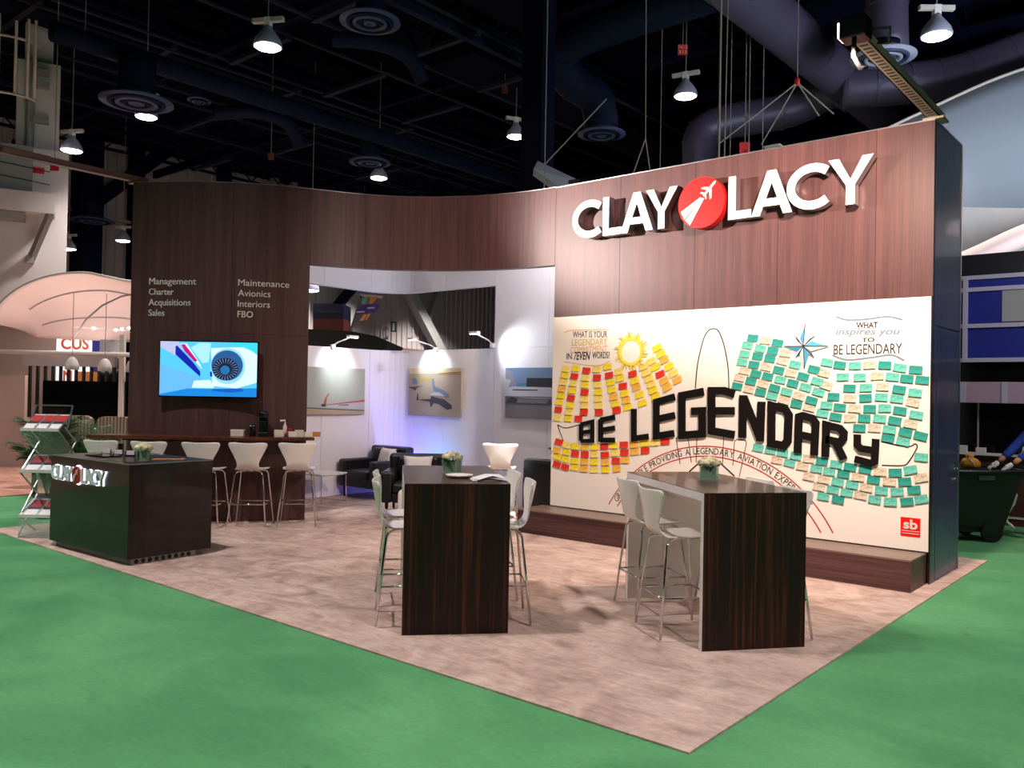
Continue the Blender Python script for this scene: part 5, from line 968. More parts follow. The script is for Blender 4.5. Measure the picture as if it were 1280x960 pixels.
g.o('wire_frame', 'chrome', t)
for a in q: g = G(); g.bar((a[0], a[1], .0), (a[0], a[1], .42), .012); g.o('leg', 'chrome', t)

# pictures
def picture(origin, ex, n, w, h, label, bg, shapes):
    """wall picture: origin lower left corner, ex direction to the right, n outward"""
    ox = Vector(origin); ex = Vector(ex); n = Vector(n); fr = lambda u, v, d: ex*u + Vector((0, 0, v)) + n*d
    t = thing('wall_picture', origin, 0, label, 'picture'); g = G(); g.slab([(0, 0), (w, 0), (w, h), (0, h)], fr, 0.002, 0.035); g.o('canvas', bg, t)
    for nm_, m, P in shapes: 
        g = G(); g.slab([(a*w, b*h) for a, b in P], fr, 0.035, 0.0362 + 0.0006*len(t.children)); g.o(nm_, m, t)
    return t
MP = lambda n, c: mat('print_' + n, c, 0.45, noise=0.08, nscale=3)
pm = {k: MP(k, v) for k, v in dict(sky1='a9afa8', tan='b49f86', tan2='cdbb9d', line='4e5b62', red='b05a50', dk='3a3530', gold='a8905e', tarmac='a29684', gold2='94804e', shadow='3a3c48', plane='6d7896', jet='b9bac4', sky3='6f86a8', apron='77747c', hangar='2e3038', hangar2='8b8d98', win='2a2c36', blue2='4f78a0').items()}
picture((-8.855, -0.58, 1.32), (0, 1, 0), (1, 0, 0), 1.20, 0.75, 'wall picture of a winglet and desert runway, at the left of the lounge', pm['sky1'], [
    ('print', pm['tan'], [(0, 0), (1, 0), (1, .10), (0, .13)]), ('print', pm['line'], [(0, .13), (1, .07), (1, .09), (0, .155)]), ('print', pm['jet'], [(.36, .16), (1, .10), (1, .27), (.75, .25), (.37, .2)]),
    ('print', pm['red'], [(.33, .19), (1, .28), (1, .32), (.33, .205)]), ('print', pm['red'], [(.30, .20), (.345, .20), (.36, .36), (.40, .44), (.375, .44), (.33, .34)]), ('print', pm['dk'], [(.27, .17), (.34, .17), (.34, .215), (.275, .225)]), ('print', pm['win'], [(.55, .195), (.72, .195), (.72, .215), (.55, .205)])])
picture((-8.41, 1.255, 1.31), (1, 0, 0), (0, -1, 0), 1.22, 0.79, 'wall picture of two parked jets and their shadows from above, in the middle', pm['tarmac'], [
    ('print', pm['tan2'], [(0, .88), (1, .90), (1, 1), (0, 1)]), ('print', pm['gold2'], [(.55, .86), (1, .86), (1, .93), (.6, .90)]), ('print', pm['gold'], [(.15, .72), (.48, .74), (.48, .80), (0, .80), (0, .74)]),
    ('print', pm['plane'], [(.10, .66), (.17, .66), (.18, .72), (.14, .8), (.06, .77)]), ('print', pm['shadow'], [(0, .60), (.30, .63), (.18, .60), (.14, .53), (.08, .56)]),
    ('print', pm['plane'], [(.46, .78), (.49, .78), (.52, .62), (.68, .55), (.78, .47), (.80, .40), (.74, .39), (.56, .47), (.50, .53), (.47, .64)]), ('print', pm['jet'], [(.40, .44), (.72, .42), (.60, .50), (.52, .50)]),
    ('print', pm['shadow'], [(.20, .34), (.44, .36), (.46, .42), (.52, .40), (.70, .36), (.84, .24), (.84, .17), (.76, .15), (.60, .26), (.50, .28), (.45, .18), (.43, .30)]), ('print', pm['shadow'], [(.17, .32), (.20, .33), (.20, .46), (.185, .46)])])
picture((-6.26, 1.255, 1.335), (1, 0, 0), (0, -1, 0), 1.22, 0.76, 'wall picture of a white jet parked by a dark hangar, at the right', pm['apron'], [
    ('print', pm['sky3'], [(0, .60), (1, .60), (1, 1), (0, 1)]), ('print', pm['blue2'], [(.18, .60), (.45, .60), (.45, .70), (.18, .70)]), ('print', pm['hangar2'], [(0, .66), (.16, .66), (.12, .88), (0, .98)]), ('print', pm['hangar'], [(.34, .62), (.9, .62), (.9, .80), (.34, .80)]),
    ('print', pm['jet'], [(0, .42), (.5, .40), (.86, .42), (.88, .50), (.70, .62), (.12, .63), (.0, .60)]), ('print', pm['jet'], [(0, .58), (.05, .60), (.09, .76), (0, .78)]), ('print', pm['win'], [(.12, .555), (.52, .555), (.52, .575), (.12, .575)]), ('print', pm['line'], [(0, .42), (.86, .425), (.86, .44), (0, .435)]),
    ('print', pm['shadow'], [(.02, .30), (.18, .30), (.20, .38), (.12, .42), (.04, .38)]), ('print', pm['shadow'], [(.66, .31), (.73, .31), (.72, .38), (.68, .38)]), ('print', pm['line'], [(0, .30), (.9, .30), (.9, .31), (0, .31)])])

# arm lamps on the lounge wall
def arm_lamp(base, head, tgt, label, power, size=85):
    t = thing('arm_lamp', base, 0, label, 'lamp'); b = Vector(base); h = Vector(head) - b
    g = G(); g.tube([(0, 0, 0), h*0.25 + Vector((0, 0, 0.02)), h*0.9], 0.010, 6); g.o('arm', 'white', t, smooth=True)
    d = (Vector(tgt) - Vector(head)).normalized(); side = Vector((-h.y, h.x, 0)).normalized()
    g = G(); g.bar(h - side*0.10, h + side*0.10, 0.07, 0.035); g.o('head', 'white', t, bevel=0.004)
    g = G(); g.bar(h - side*0.09 - Vector((0, 0, .02)), h + side*0.09 - Vector((0, 0, .02)), 0.055, 0.006); g.o('led_strip', 'armlamp', t)
    g = G(); g.box((-.03, -.03, -.05), (.03, .03, .02)); g.o('clamp', 'white', t)
    spot('arm_or_added_light', Vector(head) - Vector((0, 0, 0.04)), tgt, power, (0.86, 0.93, 1.0), size, 0.8, 0.04)
arm_lamp((-8.86, -0.02, 2.42), (-8.42, 0.02, 2.56), (-8.88, 0.05, 2.15), 'white arm lamp above the left picture', 42, 78)
arm_lamp((-7.80, 1.25, 2.42), (-7.92, 0.83, 2.56), (-7.85, 1.27, 2.15), 'white arm lamp above the middle picture', 42, 78)
arm_lamp((-6.56, 1.25, 2.46), (-6.62, 0.90, 2.62), (-5.5, 1.27, 2.15), 'white arm lamp clamped to the right edge of the cut-out', 42, 100)
spot('arm_or_added_light', (-4.55, -0.45, 3.1), (-5.28, 0.0, 0.9), 900, (0.9, 0.95, 1.0), 24, 0.5, 0.04)  # added spot without a fixture, brightens the lone lounge stool
# blue uplights behind the armchairs
for x, y, col, p, lb in ((-8.3, 1.10, (0.20, 0.18, 1.0), 90, 'small blue uplight in the lounge corner'), (-7.62, 1.12, (0.10, 0.45, 1.0), 45, 'small cyan uplight behind the loveseat')):
    t = thing('floor_uplight', (x, y, 0.012), 0, lb, 'light'); g = G(); g.lathe([(0.06, 0), (0.06, 0.09), (0.05, 0.09)], n=16); g.o('can', 'black', t)
    g = G(); g.lathe([(0.048, 0.091), (0.048, 0.094)], n=16); g.o('lens', mat('blue_lens', '2040ff', 0.4, emit='3050ff', es=3), t)
    spot('uplight', (x, y, 0.14), (x, y + 0.09, 1.2), p, col, 110, 1.0, 0.05)
point('uplight', (-7.9, 0.95, 0.10), 5, (0.1, 0.12, 1.0), 0.1)

# banner, dark canopy and dark box far behind the cut-out
def far(name, m, pts, depth_vec, label, cat, **k):
    t = thing(name, pts[0], 0, label, cat); o0 = Vector(pts[0]); n = len(pts); dv = Vector(depth_vec)
    g = G(); g.add([Vector(p) - o0 for p in pts] + [Vector(p) - o0 + dv for p in pts], [tuple(range(n)), tuple(range(n, 2*n))[::-1]] + [(i, (i+1)%n, n+(i+1)%n, n+i) for i in range(n)]); g.o('body', m, t, **k); return t, o0
PD = lambda px, py, d: pd(px, py, d)
def pd(px, py, d):      # point of the hall seen along a bearing from the entrance side, d metres in
    a, b = px - 640, py - 480; x = 0.999827*a + 0.018589*b; y = -0.018589*a + 0.999827*b
    r = _rt * (x/1053.37) + Vector((-0.6464, 0.7630, 0))*1.0 + Vector((0, 0, -y/1053.37 + 0.0119))
    return Vector((2.0773, -8.4675, 1.70)) + r*d
fwd = Vector((-0.6464, 0.7630, 0)); rgt = Vector((0.7630, 0.6464, 0)); ANG = math.atan2(0.6464, 0.7630)
t, o0 = far('dark_canopy', 'black', [pd(380, 411, 22), pd(440, 414, 22), pd(470, 420, 22), pd(486, 427, 22), pd(475, 442, 22), pd(380, 442, 22)], fwd*3, 'dark pointed canopy seen through the cut-out at the left', 'canopy')
t, o0 = far('box_sign', 'darkblue', [pd(391, 379, 26), pd(429, 379.5, 26), pd(429, 398, 26), pd(391, 398, 26)], fwd*1.2, 'dark blue box sign over a rust band behind the cut-out', 'sign')
g = G(); q = [pd(391, 398, 26), pd(429, 398, 26), pd(429, 416, 26), pd(391, 416, 26)]; g.add([p - o0 for p in q] + [p - o0 + fwd*1.2 for p in q], [(0, 1, 2, 3), (7, 6, 5, 4), (0, 4, 5, 1), (1, 5, 6, 2), (2, 6, 7, 3), (3, 7, 4, 0)]); g.o('lower_band', 'rust', t)
g = G(); p = pd(396, 389, 25.97) - o0; g.bar(p, p + rgt*0.72, 0.02, 0.03); g.o('lettering_line', 'binlabel', t)
t, o0 = far('diagonal_banner', 'purple', [pd(443, 393, 30), pd(451, 381, 30), pd(475, 379.5, 30), pd(468, 391, 30)], fwd*0.06, 'purple slanted banner with coloured stripes hanging by the far wall', 'banner')
for nm_, m, P in (('stripe', 'teal', [(452, 371), (460, 371), (457, 379), (452, 380)]), ('stripe', 'orange', [(464, 371), (472, 371), (466, 379), (460, 379)]), ('stripe', 'black', [(449, 369), (455, 371), (452, 376)]), ('stripe', 'orange', [(455, 393), (459, 392), (454, 401), (449, 401)]), ('stripe', 'orange', [(460, 392), (463, 392), (458, 400), (456, 400)]), ('stripe', 'wallbeige', [(448, 367), (479, 370), (477, 373), (450, 370)])):
    g = G(); q = [pd(a, b, 30) for a, b in P]; n = len(q); g.add([p - o0 for p in q] + [p - o0 + fwd*0.05 for p in q], [tuple(range(n)), tuple(range(n, 2*n))[::-1]] + [(i, (i+1)%n, n+(i+1)%n, n+i) for i in range(n)]); g.o(nm_, m, t)
for px, py in ((459, 385), (446, 390)):
    p = pd(px, py, 29.98) - o0; g = G(); g.bar(p, p + rgt*0.26 + Vector((0, 0, .02)), 0.02, 0.05); g.o('lettering_line', 'lilac', t)
lamp(tuple(pd(388, 363, 26)), 'small distant lamp at the left end of the cut-out, under its top edge', 0)

# ---------------------------------------------------------------- stand to the left
def L17(u, v, z): return Vector((-16.81, -2.19, 0)) + rgt*u + fwd*v + Vector((0, 0, z))
def lbox(name, m, u0, u1, v0, v1, z0, z1, label=None, cat=None, parent=None, **k):
    g = G(); g.box((u0, v0, z0), (u1, v1, z1)); ob = g.o(name, m, parent, **k)
    if not parent: ob.location = (-16.81, -2.19, 0); ob.rotation_euler = (0, 0, ANG); tag(ob, label, cat)
    return ob
ns = thing('lounge_stand_frame', (-16.81, -2.19, 0), ANG, 'frame of the neighbouring lounge stand with rail, grey fascia and black bars', 'stand')
g = G(); g.tube([(-1.5, -0.1, 2.37), (3.6, -0.1, 2.34)], 0.045, 8); g.o('rail', 'offwhite', ns, smooth=True)
lbox('fascia', 'greyfascia', 0.48, 2.33, 0, 0.12, 2.09, 2.33, parent=ns)
for k in range(12): lbox('bar', 'black', 0.58 + k*0.155, 0.625 + k*0.155, 0.02, 0.08, 1.05 if k < 2 else 1.78, 2.09, parent=ns)
lbox('dark_screen', 'blackgloss', 0.88, 2.6, 0.02, 0.14, 0, 1.80, parent=ns)
lbox('side_post', 'offwhite', 2.44, 2.53, -0.05, 0.05, 0, 2.75, parent=ns)
lbox('side_panel', 'blackgloss', 1.53, 1.97, 1.0, 1.1, 0, 2.7, parent=ns)
lbox('booth_back_wall', 'wallbeige', -2.5, 1.5, 2.0, 2.15, 0, 3.1, 'beige back wall of the neighbouring lounge stand', 'wall')
lbox('booth_side_wall', 'wallbeige', -2.5, 0.3, 0.4, 0.6, 0, 1.9, 'low beige partition with a round-backed profile behind the sofa', 'partition')
ob = thing('word_sign', (-16.81, -2.19, 0), ANG, 'white lit sign with big orange letters CUS THE IN behind black bars', 'sign')
lbox('board', mat('lit_board', 'e4e8f0', 0.6, emit='dfe8f6', es=0.55), 0.28, 1.06, 1.6, 1.7, 1.72, 3.05, parent=ob)
lbox('blue_edge', 'royal', 1.06, 1.32, 1.62, 1.7, 1.72, 2.95, parent=ob); lbox('ochre_band', 'orange', 0.72, 1.32, 1.55, 1.6, 1.76, 2.02, parent=ob)
fo = lambda u, v, d: Vector((u, 1.6 - d, v)); mo = mat('orange_lettering', 'e0663c', 0.6)
text('lettering', 'CUS', fo, 0.38, 2.50, 0.62, 0.27, mo, ob, 0.004, 0.002, bold=0.03); text('lettering', 'THE', fo, 0.40, 2.14, 0.60, 0.26, mo, ob, 0.004, 0.002, bold=0.03); text('lettering', 'IN', fo, 0.38, 1.80, 0.26, 0.24, mo, ob, 0.004, 0.002, bold=0.03)
# vaulted fabric canopy
cv = thing('vaulted_canopy', (-16.81, -2.19, 0), ANG, 'pale pink vaulted fabric canopy over the lounge stand at the left', 'canopy')
g = G(); U = 26; V = 14; vs = []
def cvp(u, th):
    ap = 1.75; k = math.sqrt(max(0.0, 1 - ((ap - u)/(ap + 0.22))**2)) if u < ap else 1 - 0.10*min(1, (u - ap)/0.8)**1.0
    zb = 2.74 - 0.03*u; return Vector((u, 1.5*math.cos(th), zb + 1.30*k*math.sin(th)))
for i in range(U+1):
    u = -0.20 + 4.0*i/U
    for j in range(V+1): vs.append(cvp(u, PI/2*j/V))
g.add(vs, [(i*(V+1)+j, i*(V+1)+j+1, (i+1)*(V+1)+j+1, (i+1)*(V+1)+j) for i in range(U) for j in range(V)]); g.o('fabric', 'fabricpink', cv, smooth=True, solid=0.02)
for th in (0.42, 0.95): g = G(); g.tube([cvp(0.1 + 3.6*i/20, th) - Vector((0, .03, .02)) for i in range(21)], 0.013, 6); g.o('purlin', 'greyfascia', cv)
g = G(); g.tube([cvp(-0.2 + 4.0*i/30, PI/2) for i in range(31)], 0.03, 6); g.o('rim_tube', 'offwhite', cv)
g = G(); g.tube([(1.42, 0.2, 2.72), (1.62, 0.2, 3.05), (1.95, 0.2, 3.35), (2.35, 0.2, 3.55), (2.9, 0.2, 3.66)], 0.018, 6); g.o('ring_tube', 'greyfascia', cv, smooth=True)
for px, py, d in ((90, 455, 15), (131, 457, 15), (166, 458, 14.4)):
    p = pd(px, py, d); t = thing('pendant_lamp', tuple(p), 0, {90: 'left', 131: 'middle', 166: 'right, half hidden'}[px] + ' white pendant lamp hanging in the lounge stand', 'lamp', 'pendant lamps of the lounge stand')
    g = G(); g.lathe([(0.118, -0.10), (0.115, -0.02), (0.085, 0.07), (0.035, 0.12), (0.0, 0.13)], n=20); g.o('shade', 'offwhite', t, smooth=True)
    g = G(); g.tube([(0, 0, .12), (0, 0, 3.35 - p.z)], 0.006, 5); g.o('cord', 'cable', t)
tl = thing('track_lights', (-16.81, -2.19, 0), ANG, 'row of tiny bright track lights under the pink canopy', 'lamp')
g = G(); g.bar((1.0, 0.9, 2.95), (3.2, 0.9, 2.85), 0.02); g.o('track', 'offwhite', tl)
for u, z in ((1.45, 2.93), (1.92, 2.90), (2.05, 2.93), (2.2, 2.95), (2.32, 2.90), (2.38, 2.94), (2.55, 2.97), (2.86, 2.95)): g = G(); g.lathe([(0.0, -.03), (.03, -.01), (.03, .02), (0, .03)], c=(u, .88, z), n=10); g.o('bulb', 'armlamp', tl)
p = L17(1.3, 0.2, 2.45); point('stand_light', p, 46, (1.0, 0.84, 0.78), 0.5); p = L17(0.6, -2.5, 2.6); point('stand_light', p, 24, (1.0, 0.78, 0.66), 0.4)

# beige sofa and striped armchairs
def sofa(x, y, rz, w, label, m='beige'):
    t = thing('lounge_sofa', (x, y, 0.012), rz, label, 'sofa')
    g = G(); g.box((-w/2, -0.42, 0.05), (w/2, 0.35, 0.34)); g.o('base', m, t, bevel=0.02)
    for s in (0, 1): g = G(); g.box((-w/2 + s*w/2 + .01, -0.46, 0.34), (s*w/2 - .01, 0.2, 0.52)); g.o('seat_cushion', m, t, bevel=0.05)
    g = G(); g.box((-w/2, 0.18, 0.3), (w/2, 0.45, 0.88)); g.o('back', m, t, bevel=0.05)
    g = G(); g.box((-w/2 + .02, 0.10, 0.90), (w/2 - .02, 0.42, 1.16)); g.o('head_roll', m, t, bevel=0.07)
    g = G(); g.box((-w/2 - .1, -0.5, 0.0), (-w/2 - .02, 0.4, 0.62)); g.box((w/2 + .02, -0.5, 0), (w/2 + .06, -0.4, 0.60)); g.box((w/2 + .02, -0.5, .56), (w/2 + .06, 0.3, .60)); g.o('black_frame', 'black', t)
    return t
p = L17(-0.85, -2.9, 0); sofa(p.x, p.y, ANG + 0.25, 1.9, 'beige padded sofa with black frame at the left edge of the picture')
M['striped'] = mat('striped_upholstery', 'b08f78', 0.85)
_nt = M['striped'].node_tree; _w = _nt.nodes.new('ShaderNodeTexWave'); _w.inputs['Scale'].default_value = 6; _w.inputs['Distortion'].default_value = 0.3; _tc = _nt.nodes.new('ShaderNodeTexCoord'); _nt.links.new(_tc.outputs['Object'], _w.inputs['Vector']); _w.bands_direction = 'X'
_cr = _nt.nodes.new('ShaderNodeValToRGB'); _cr.color_ramp.elements[0].color = lin('6e5648'); _cr.color_ramp.elements[1].color = lin('c4a48e'); _nt.links.new(_w.outputs['Fac'], _cr.inputs['Fac']); _nt.links.new(_cr.outputs['Color'], _nt.nodes['Principled BSDF'].inputs['Base Color'])
def high_chair(px, d, label, fl=0.0):
    p = pd(px, 600, d); t = thing('striped_armchair', (p.x, p.y, 0.012), ANG + fl, label, 'armchair', 'striped armchairs in the lounge stand')
    g = G(); n = 10; prof = [(-.27, .62), (-.27, 1.12)] + [(-.27 + .10 - .10*math.cos(a), 1.12 + .10*math.sin(a)) for a in (.5, 1.0, 1.57)] + [(.27 - .10 + .10*math.cos(a), 1.12 + .10*math.sin(a)) for a in (1.57, 1.0, .5)] + [(.27, 1.12), (.27, .62)]
    g.slab(prof, lambda u, v, dd_: Vector((u, -dd_, v)), -0.1, 0.0); g.o('back', 'striped', t, bevel=0.015)
    g = G(); g.box((-.29, -.5, .25), (.29, .02, .62)); g.o('seat', 'beige', t, bevel=0.04)
    g = G(); g.bar((-.36, -.02, .66), (.36, -.02, .66), .05); g.o('arm_rail', 'black', t)
    for s in (-1, 1):
        g = G(); g.box((min(s*.31, s*.37), -.5, 0), (max(s*.31, s*.37), -.44, .84)); g.box((min(s*.31, s*.37), -.0, 0), (max(s*.31, s*.37), .06, .84)); g.o('leg_frame', 'black', t)
high_chair(92, 13.3, 'striped armchair behind the literature rack'); high_chair(141, 13.1, 'striped armchair next to the left wall edge')
t = thing('lounge_cabinet', tuple(pd(116, 600, 14.0) - Vector((0, 0, pd(116, 600, 14.0).z))), ANG, 'wooden cabinet between the striped armchairs', 'cabinet')
g = G(); g.box((-.9, 0, 0), (1.0, .4, .95)); g.o('body', 'wallbeige', t); g = G(); g.box((-.93, -.02, .95), (1.03, .42, .99)); g.o('top', 'offwhite', t)

# ---------------------------------------------------------------- canopies and stand to the right, behind the sign wall
t = thing('grey_fabric_canopy', (-3.75, 9.04, 0), ANG, 'huge grey stretched fabric canopy rising behind the sign wall at the right', 'canopy')
top = [(-1.2, 6.1), (0, 6.9), (0.84, 7.36), (1.44, 7.66), (2.89, 8.36), (4.0, 8.77), (5.13, 9.13), (8, 9.8), (12, 10.3)]
tp = smooth([(a, b, 0) for a, b in top], 4); g = G(); NV = 8; vs = []
def zbot(u): return 5.39 + (u - 3.85)*0.145
for p in tp:
    for j in range(NV+1): v = j/NV; vs.append((p.x, 0.5*math.sin(PI*v)*-1 + 0.3, min(zbot(p.x), p.y - 0.05)*(1-v) + p.y*v))
g.add(vs, [(i*(NV+1)+j, i*(NV+1)+j+1, (i+1)*(NV+1)+j+1, (i+1)*(NV+1)+j) for i in range(len(tp)-1) for j in range(NV)]); g.o('fabric', 'fabricgrey', t, smooth=True, solid=0.03)
g = G(); g.tube([(p.x, 0.28, p.y) for p in tp], 0.035, 6); g.tube([(u*0.5 - 1, 0.28, zbot(u*0.5 - 1)) for u in range(27)], 0.03, 6); g.o('edge_tube', 'offwhite', t, smooth=True)
g = G(); g.strip([(p.x, p.y - 0.32) for p in tp if p.x > 0.6], 0.55, lambda u, v, d: Vector((u, -d, v)), 0.62, 0.64); 
g = G(); g.tube([(3.6, -0.60, 7.05), (5.2, -0.62, 7.45), (9, -0.66, 8.3)], 0.012, 5); g.o('seam', 'greyfascia', t)
t = thing('grey_wing', tuple(pd(700, 215, 16)), 0, 'pale grey wing tip poking up behind the left end of the sign wall', 'canopy'); o0 = t.location.copy()
q = [pd(672, 200, 16), pd(738, 231, 16.4), pd(760, 260, 16.4), pd(720, 262, 16), pd(703, 236, 15.6), pd(667, 210, 15.7)]; q2 = [p + fwd*0.5 for p in q]
g = G(); g.add([p - o0 for p in q + q2], [(0, 1, 2, 3, 4, 5), tuple(range(6, 12))[::-1]] + [(i, (i+1)%6, 6+(i+1)%6, 6+i) for i in range(6)]); g.o('fabric', 'fabricgrey', t)

rb = thing('blue_exhibit_wall', (0, 5.2, 0), 0, 'exhibit wall with royal blue panels in a lilac frame at the right edge', 'wall')
def rbox(name, m, x0, x1, y0, y1, z0, z1, parent=rb, **k): g = G(); g.box((x0, y0, z0), (x1, y1, z1)); return g.o(name, m, parent, **k)
# the panels stand 0.1 behind the plane y = 5.2; scaled from the reading at y = 4.5
def zz(z): return 1.70 + (z - 1.70)*1.058
for z0, z1 in ((3.29, 3.40), (2.79, 3.22), (2.31, 2.72)):
    rbox('blue_panel', 'royal', -2.5, 3.5, 0.04, 0.08, zz(z0), zz(z1))
for z in (3.42, 3.255, 2.755, 2.285): rbox('frame_rail', 'lilac', -2.5, 3.5, 0, 0.06, zz(z) - 0.03, zz(z) + 0.03)
for x in (-0.84, 1.9): rbox('frame_post', 'lilac', x - 0.03, x + 0.03, -0.01, 0.06, zz(2.285), zz(3.42))
rbox('grey_window', 'hangar' if 'hangar' in M else 'steelgrey', -0.37, 0.9, 0.02, 0.05, zz(2.80), zz(3.22)); 
rbox('dark_band', 'blackgloss', -2.5, 3.5, 0.1, 0.3, zz(1.98), zz(2.26)); rbox('pink_ledge', 'pinkledge', -2.5, 3.5, -0.25, 0.3, zz(1.70), zz(1.98))
for x in (-0.80, -0.28, 0.24, 0.76): rbox('ledge_post', 'lilac', x - 0.035, x + 0.035, -0.27, -0.25, zz(1.70), zz(1.98))
rbox('dark_back', 'black', -2.5, 3.5, 0.3, 0.4, 0, 3.9); rbox('window_post', 'greyfascia', -0.66, -0.64, -0.02, 0.0, 1.05, zz(1.70)); rbox('dark_glass', 'blackgloss', -2.5, 3.5, 0.0, 0.04, 1.0, zz(1.70))
rc2 = thing('side_counter', (0, 5.0, 0), 0, 'red brown service counter with pale top behind the waste cart', 'counter')
rbox('counter_body', 'redbrown', -2.5, 3.5, -0.05, 0.18, 0, 0.96, rc2); rbox('counter_top', 'offwhite', -2.5, 3.5, -0.12, 0.2, 0.96, 0.985, rc2); rbox('skirting', 'offwhite', -2.5, 3.5, -0.06, -0.05, 0.10, 0.13, rc2)
for x, w, h, m, l in ((-0.80, 0.12, 0.10, 'offwhite', 'white box at the left end of the side counter'), (-0.56, 0.12, 0.08, 'offwhite', 'second white box on the side counter, left of the post'), (0.02, 0.14, 0.12, 'offwhite', 'white box on the side counter beside the blue jacket'), (-0.05, 0.22, 0.42, 'blackgloss', 'black equipment case on the side counter'), (0.24, 0.10, 0.30, 'paper', 'upright white leaflet on the side counter by the blue jacket')):
    g = G(); g.box((-w/2, -0.05, 0), (w/2, 0.05, h)); ob = g.o('counter_item', m, bevel=0.005); ob.location = (x, 4.94 if m != 'blackgloss' else 5.08, 0.986); tag(ob, l, 'box')
# arched band
t = thing('arched_band', (-1.03, 5.94, 0), ANG, 'curved pink-lit fabric arch above the blue exhibit wall', 'canopy')
pts = smooth([(-2.2, 2.9, 0), (-1.1, 3.42, 0), (0, 3.85, 0), (0.93, 4.29, 0), (2.0, 4.62, 0), (3.4, 4.8, 0)], 6); g = G(); vs = []
for i, p in enumerate(pts):
    for a in range(12):
        th = 2*PI*a/12; vs.append((p.x, 0.28*math.cos(th), p.y + 0.19*math.sin(th)))
n = len(pts); g.add(vs, [(i*12+a, i*12+(a+1)%12, (i+1)*12+(a+1)%12, (i+1)*12+a) for i in range(n-1) for a in range(12)]); g.o('fabric', 'fabricpink', t, smooth=True)
t = thing('dark_valance', (-1.03, 6.3, 0), ANG, 'dark grey valance wall behind the arch at the right edge', 'wall'); g = G(); g.box((-3, 0.5, 3.4), (5, 0.7, 4.9)); g.o('panel', 'steelgrey', t)

# waste cart
ct = thing('waste_cart', (-0.30, 3.40, 0), ANG, 'black tilting waste cart half hidden by the sign wall corner', 'cart')
g = G(); g.add([(-.62, -.3, .22), (.16, -.3, .16), (.16, .3, .16), (-.62, .3, .22), (-.72, -.36, .84), (.40, -.36, .86), (.40, .36, .86), (-.72, .36, .84), (.34, -.34, .74), (.34, .34, .74)], [(3, 2, 1, 0), (0, 1, 8, 5, 4), (1, 2, 9, 8), (8, 9, 6, 5), (2, 3, 7, 6, 9), (3, 0, 4, 7)]); g.o('tub', 'bin', ct, bevel=0.01, solid=0.012)
g = G()
for a, b in (((-.74, -.38, .85), (.43, -.38, .87)), ((.43, -.38, .87), (.43, .38, .87)), ((.43, .38, .87), (-.74, .38, .85)), ((-.74, .38, .85), (-.74, -.38, .85))): g.tube([a, b], .022, 8)
g.o('rim', 'bin', ct, smooth=True)
g = G(); g.box((-.18, -.372, .76), (.02, -.352, .83)); g.o('label_plate', 'binlabel', ct, bevel=0.008)
g = G(); g.tube([(.43, -.3, .87), (.52, -.3, .90), (.52, .3, .90), (.43, .3, .87)], .018, 8); g.o('push_handle', 'bin', ct, smooth=True)
for x, r in ((-.5, .09), (.02, .13)):
    for s in (-1, 1): g = G(); g.lathe([(r, -.02), (r, .02)], n=20, mtx=Matrix.Translation((x, s*.3, r)) @ Matrix.Rotation(PI/2, 4, 'X')); g.o('wheel', 'black', ct)
g = G(); g.box((-.6, -.28, .12), (.14, .28, .20)); g.o('chassis', 'bin', ct)
yb = thing('yellow_bag', tuple(Vector((-0.38, 3.40, 0.87))), 0.4, 'crumpled yellow bag on top of the waste cart', 'bag')
g = G(); vs = []; rnd = random.Random(4)
prof = [(0.07, 0), (0.10, .03), (0.095, .08), (0.07, .12), (0.03, .14), (0.045, .17), (0.0, .175)]
for r, z in prof:
    for k in range(14): a = 2*PI*k/14; rr = r*(1 + 0.14*math.sin(5*a + z*30)); vs.append((rr*math.cos(a)*1.15, rr*math.sin(a), z))
g.add(vs, [(i*14+k, i*14+(k+1)%14, (i+1)*14+(k+1)%14, (i+1)*14+k) for i in range(6) for k in range(14)] + [tuple(range(14))[::-1]]); g.o('bag', 'yellowbag', yb, smooth=True)
g = G(); g.tube([(-.03, -.06, .13), (0, -.09, .10), (.03, -.10, .05)], .008, 6); g.o('tied_end', 'offwhite', yb)
pb = thing('plastic_bag', (-0.01, 3.43, 0.33), ANG, 'pale translucent plastic bag hanging from the cart handle', 'bag')
g = G(); vs = []; prof = [(.02, .44), (.07, .42), (.115, .34), (.13, .24), (.105, .13), (.06, .05), (.03, .0), (.02, -.06)]
for i, (r, z) in enumerate(prof):
    for k in range(14): a = 2*PI*k/14; rr = r*(1 + .1*math.sin(4*a + i)); vs.append((rr*math.cos(a) + .02*i*0.3, rr*math.sin(a)*.8, z))
g.add(vs, [(i*14+k, i*14+(k+1)%14, (i+1)*14+(k+1)%14, (i+1)*14+k) for i in range(7) for k in range(14)]); g.o('bag', 'bag', pb, smooth=True)
g = G(); g.tube([(.02, 0, -.02), (.05, 0, -.10), (.10, 0, -.14), (.14, 0, -.18)], [.02, .016, .02, .012], 8); g.o('twisted_end', 'glove', pb, smooth=True)
g = G(); g.box((-.17, -.02, -.012), (.17, .02, .012)); ob = g.o('red_sheet', 'redcard', bevel=0.004); ob.location = (-0.17, 3.40, 0.24); ob.rotation_euler = (0, R(-17), ANG); ob.scale = (1, 1, 3.2); tag(ob, 'red board sticking out under the waste cart', 'board')

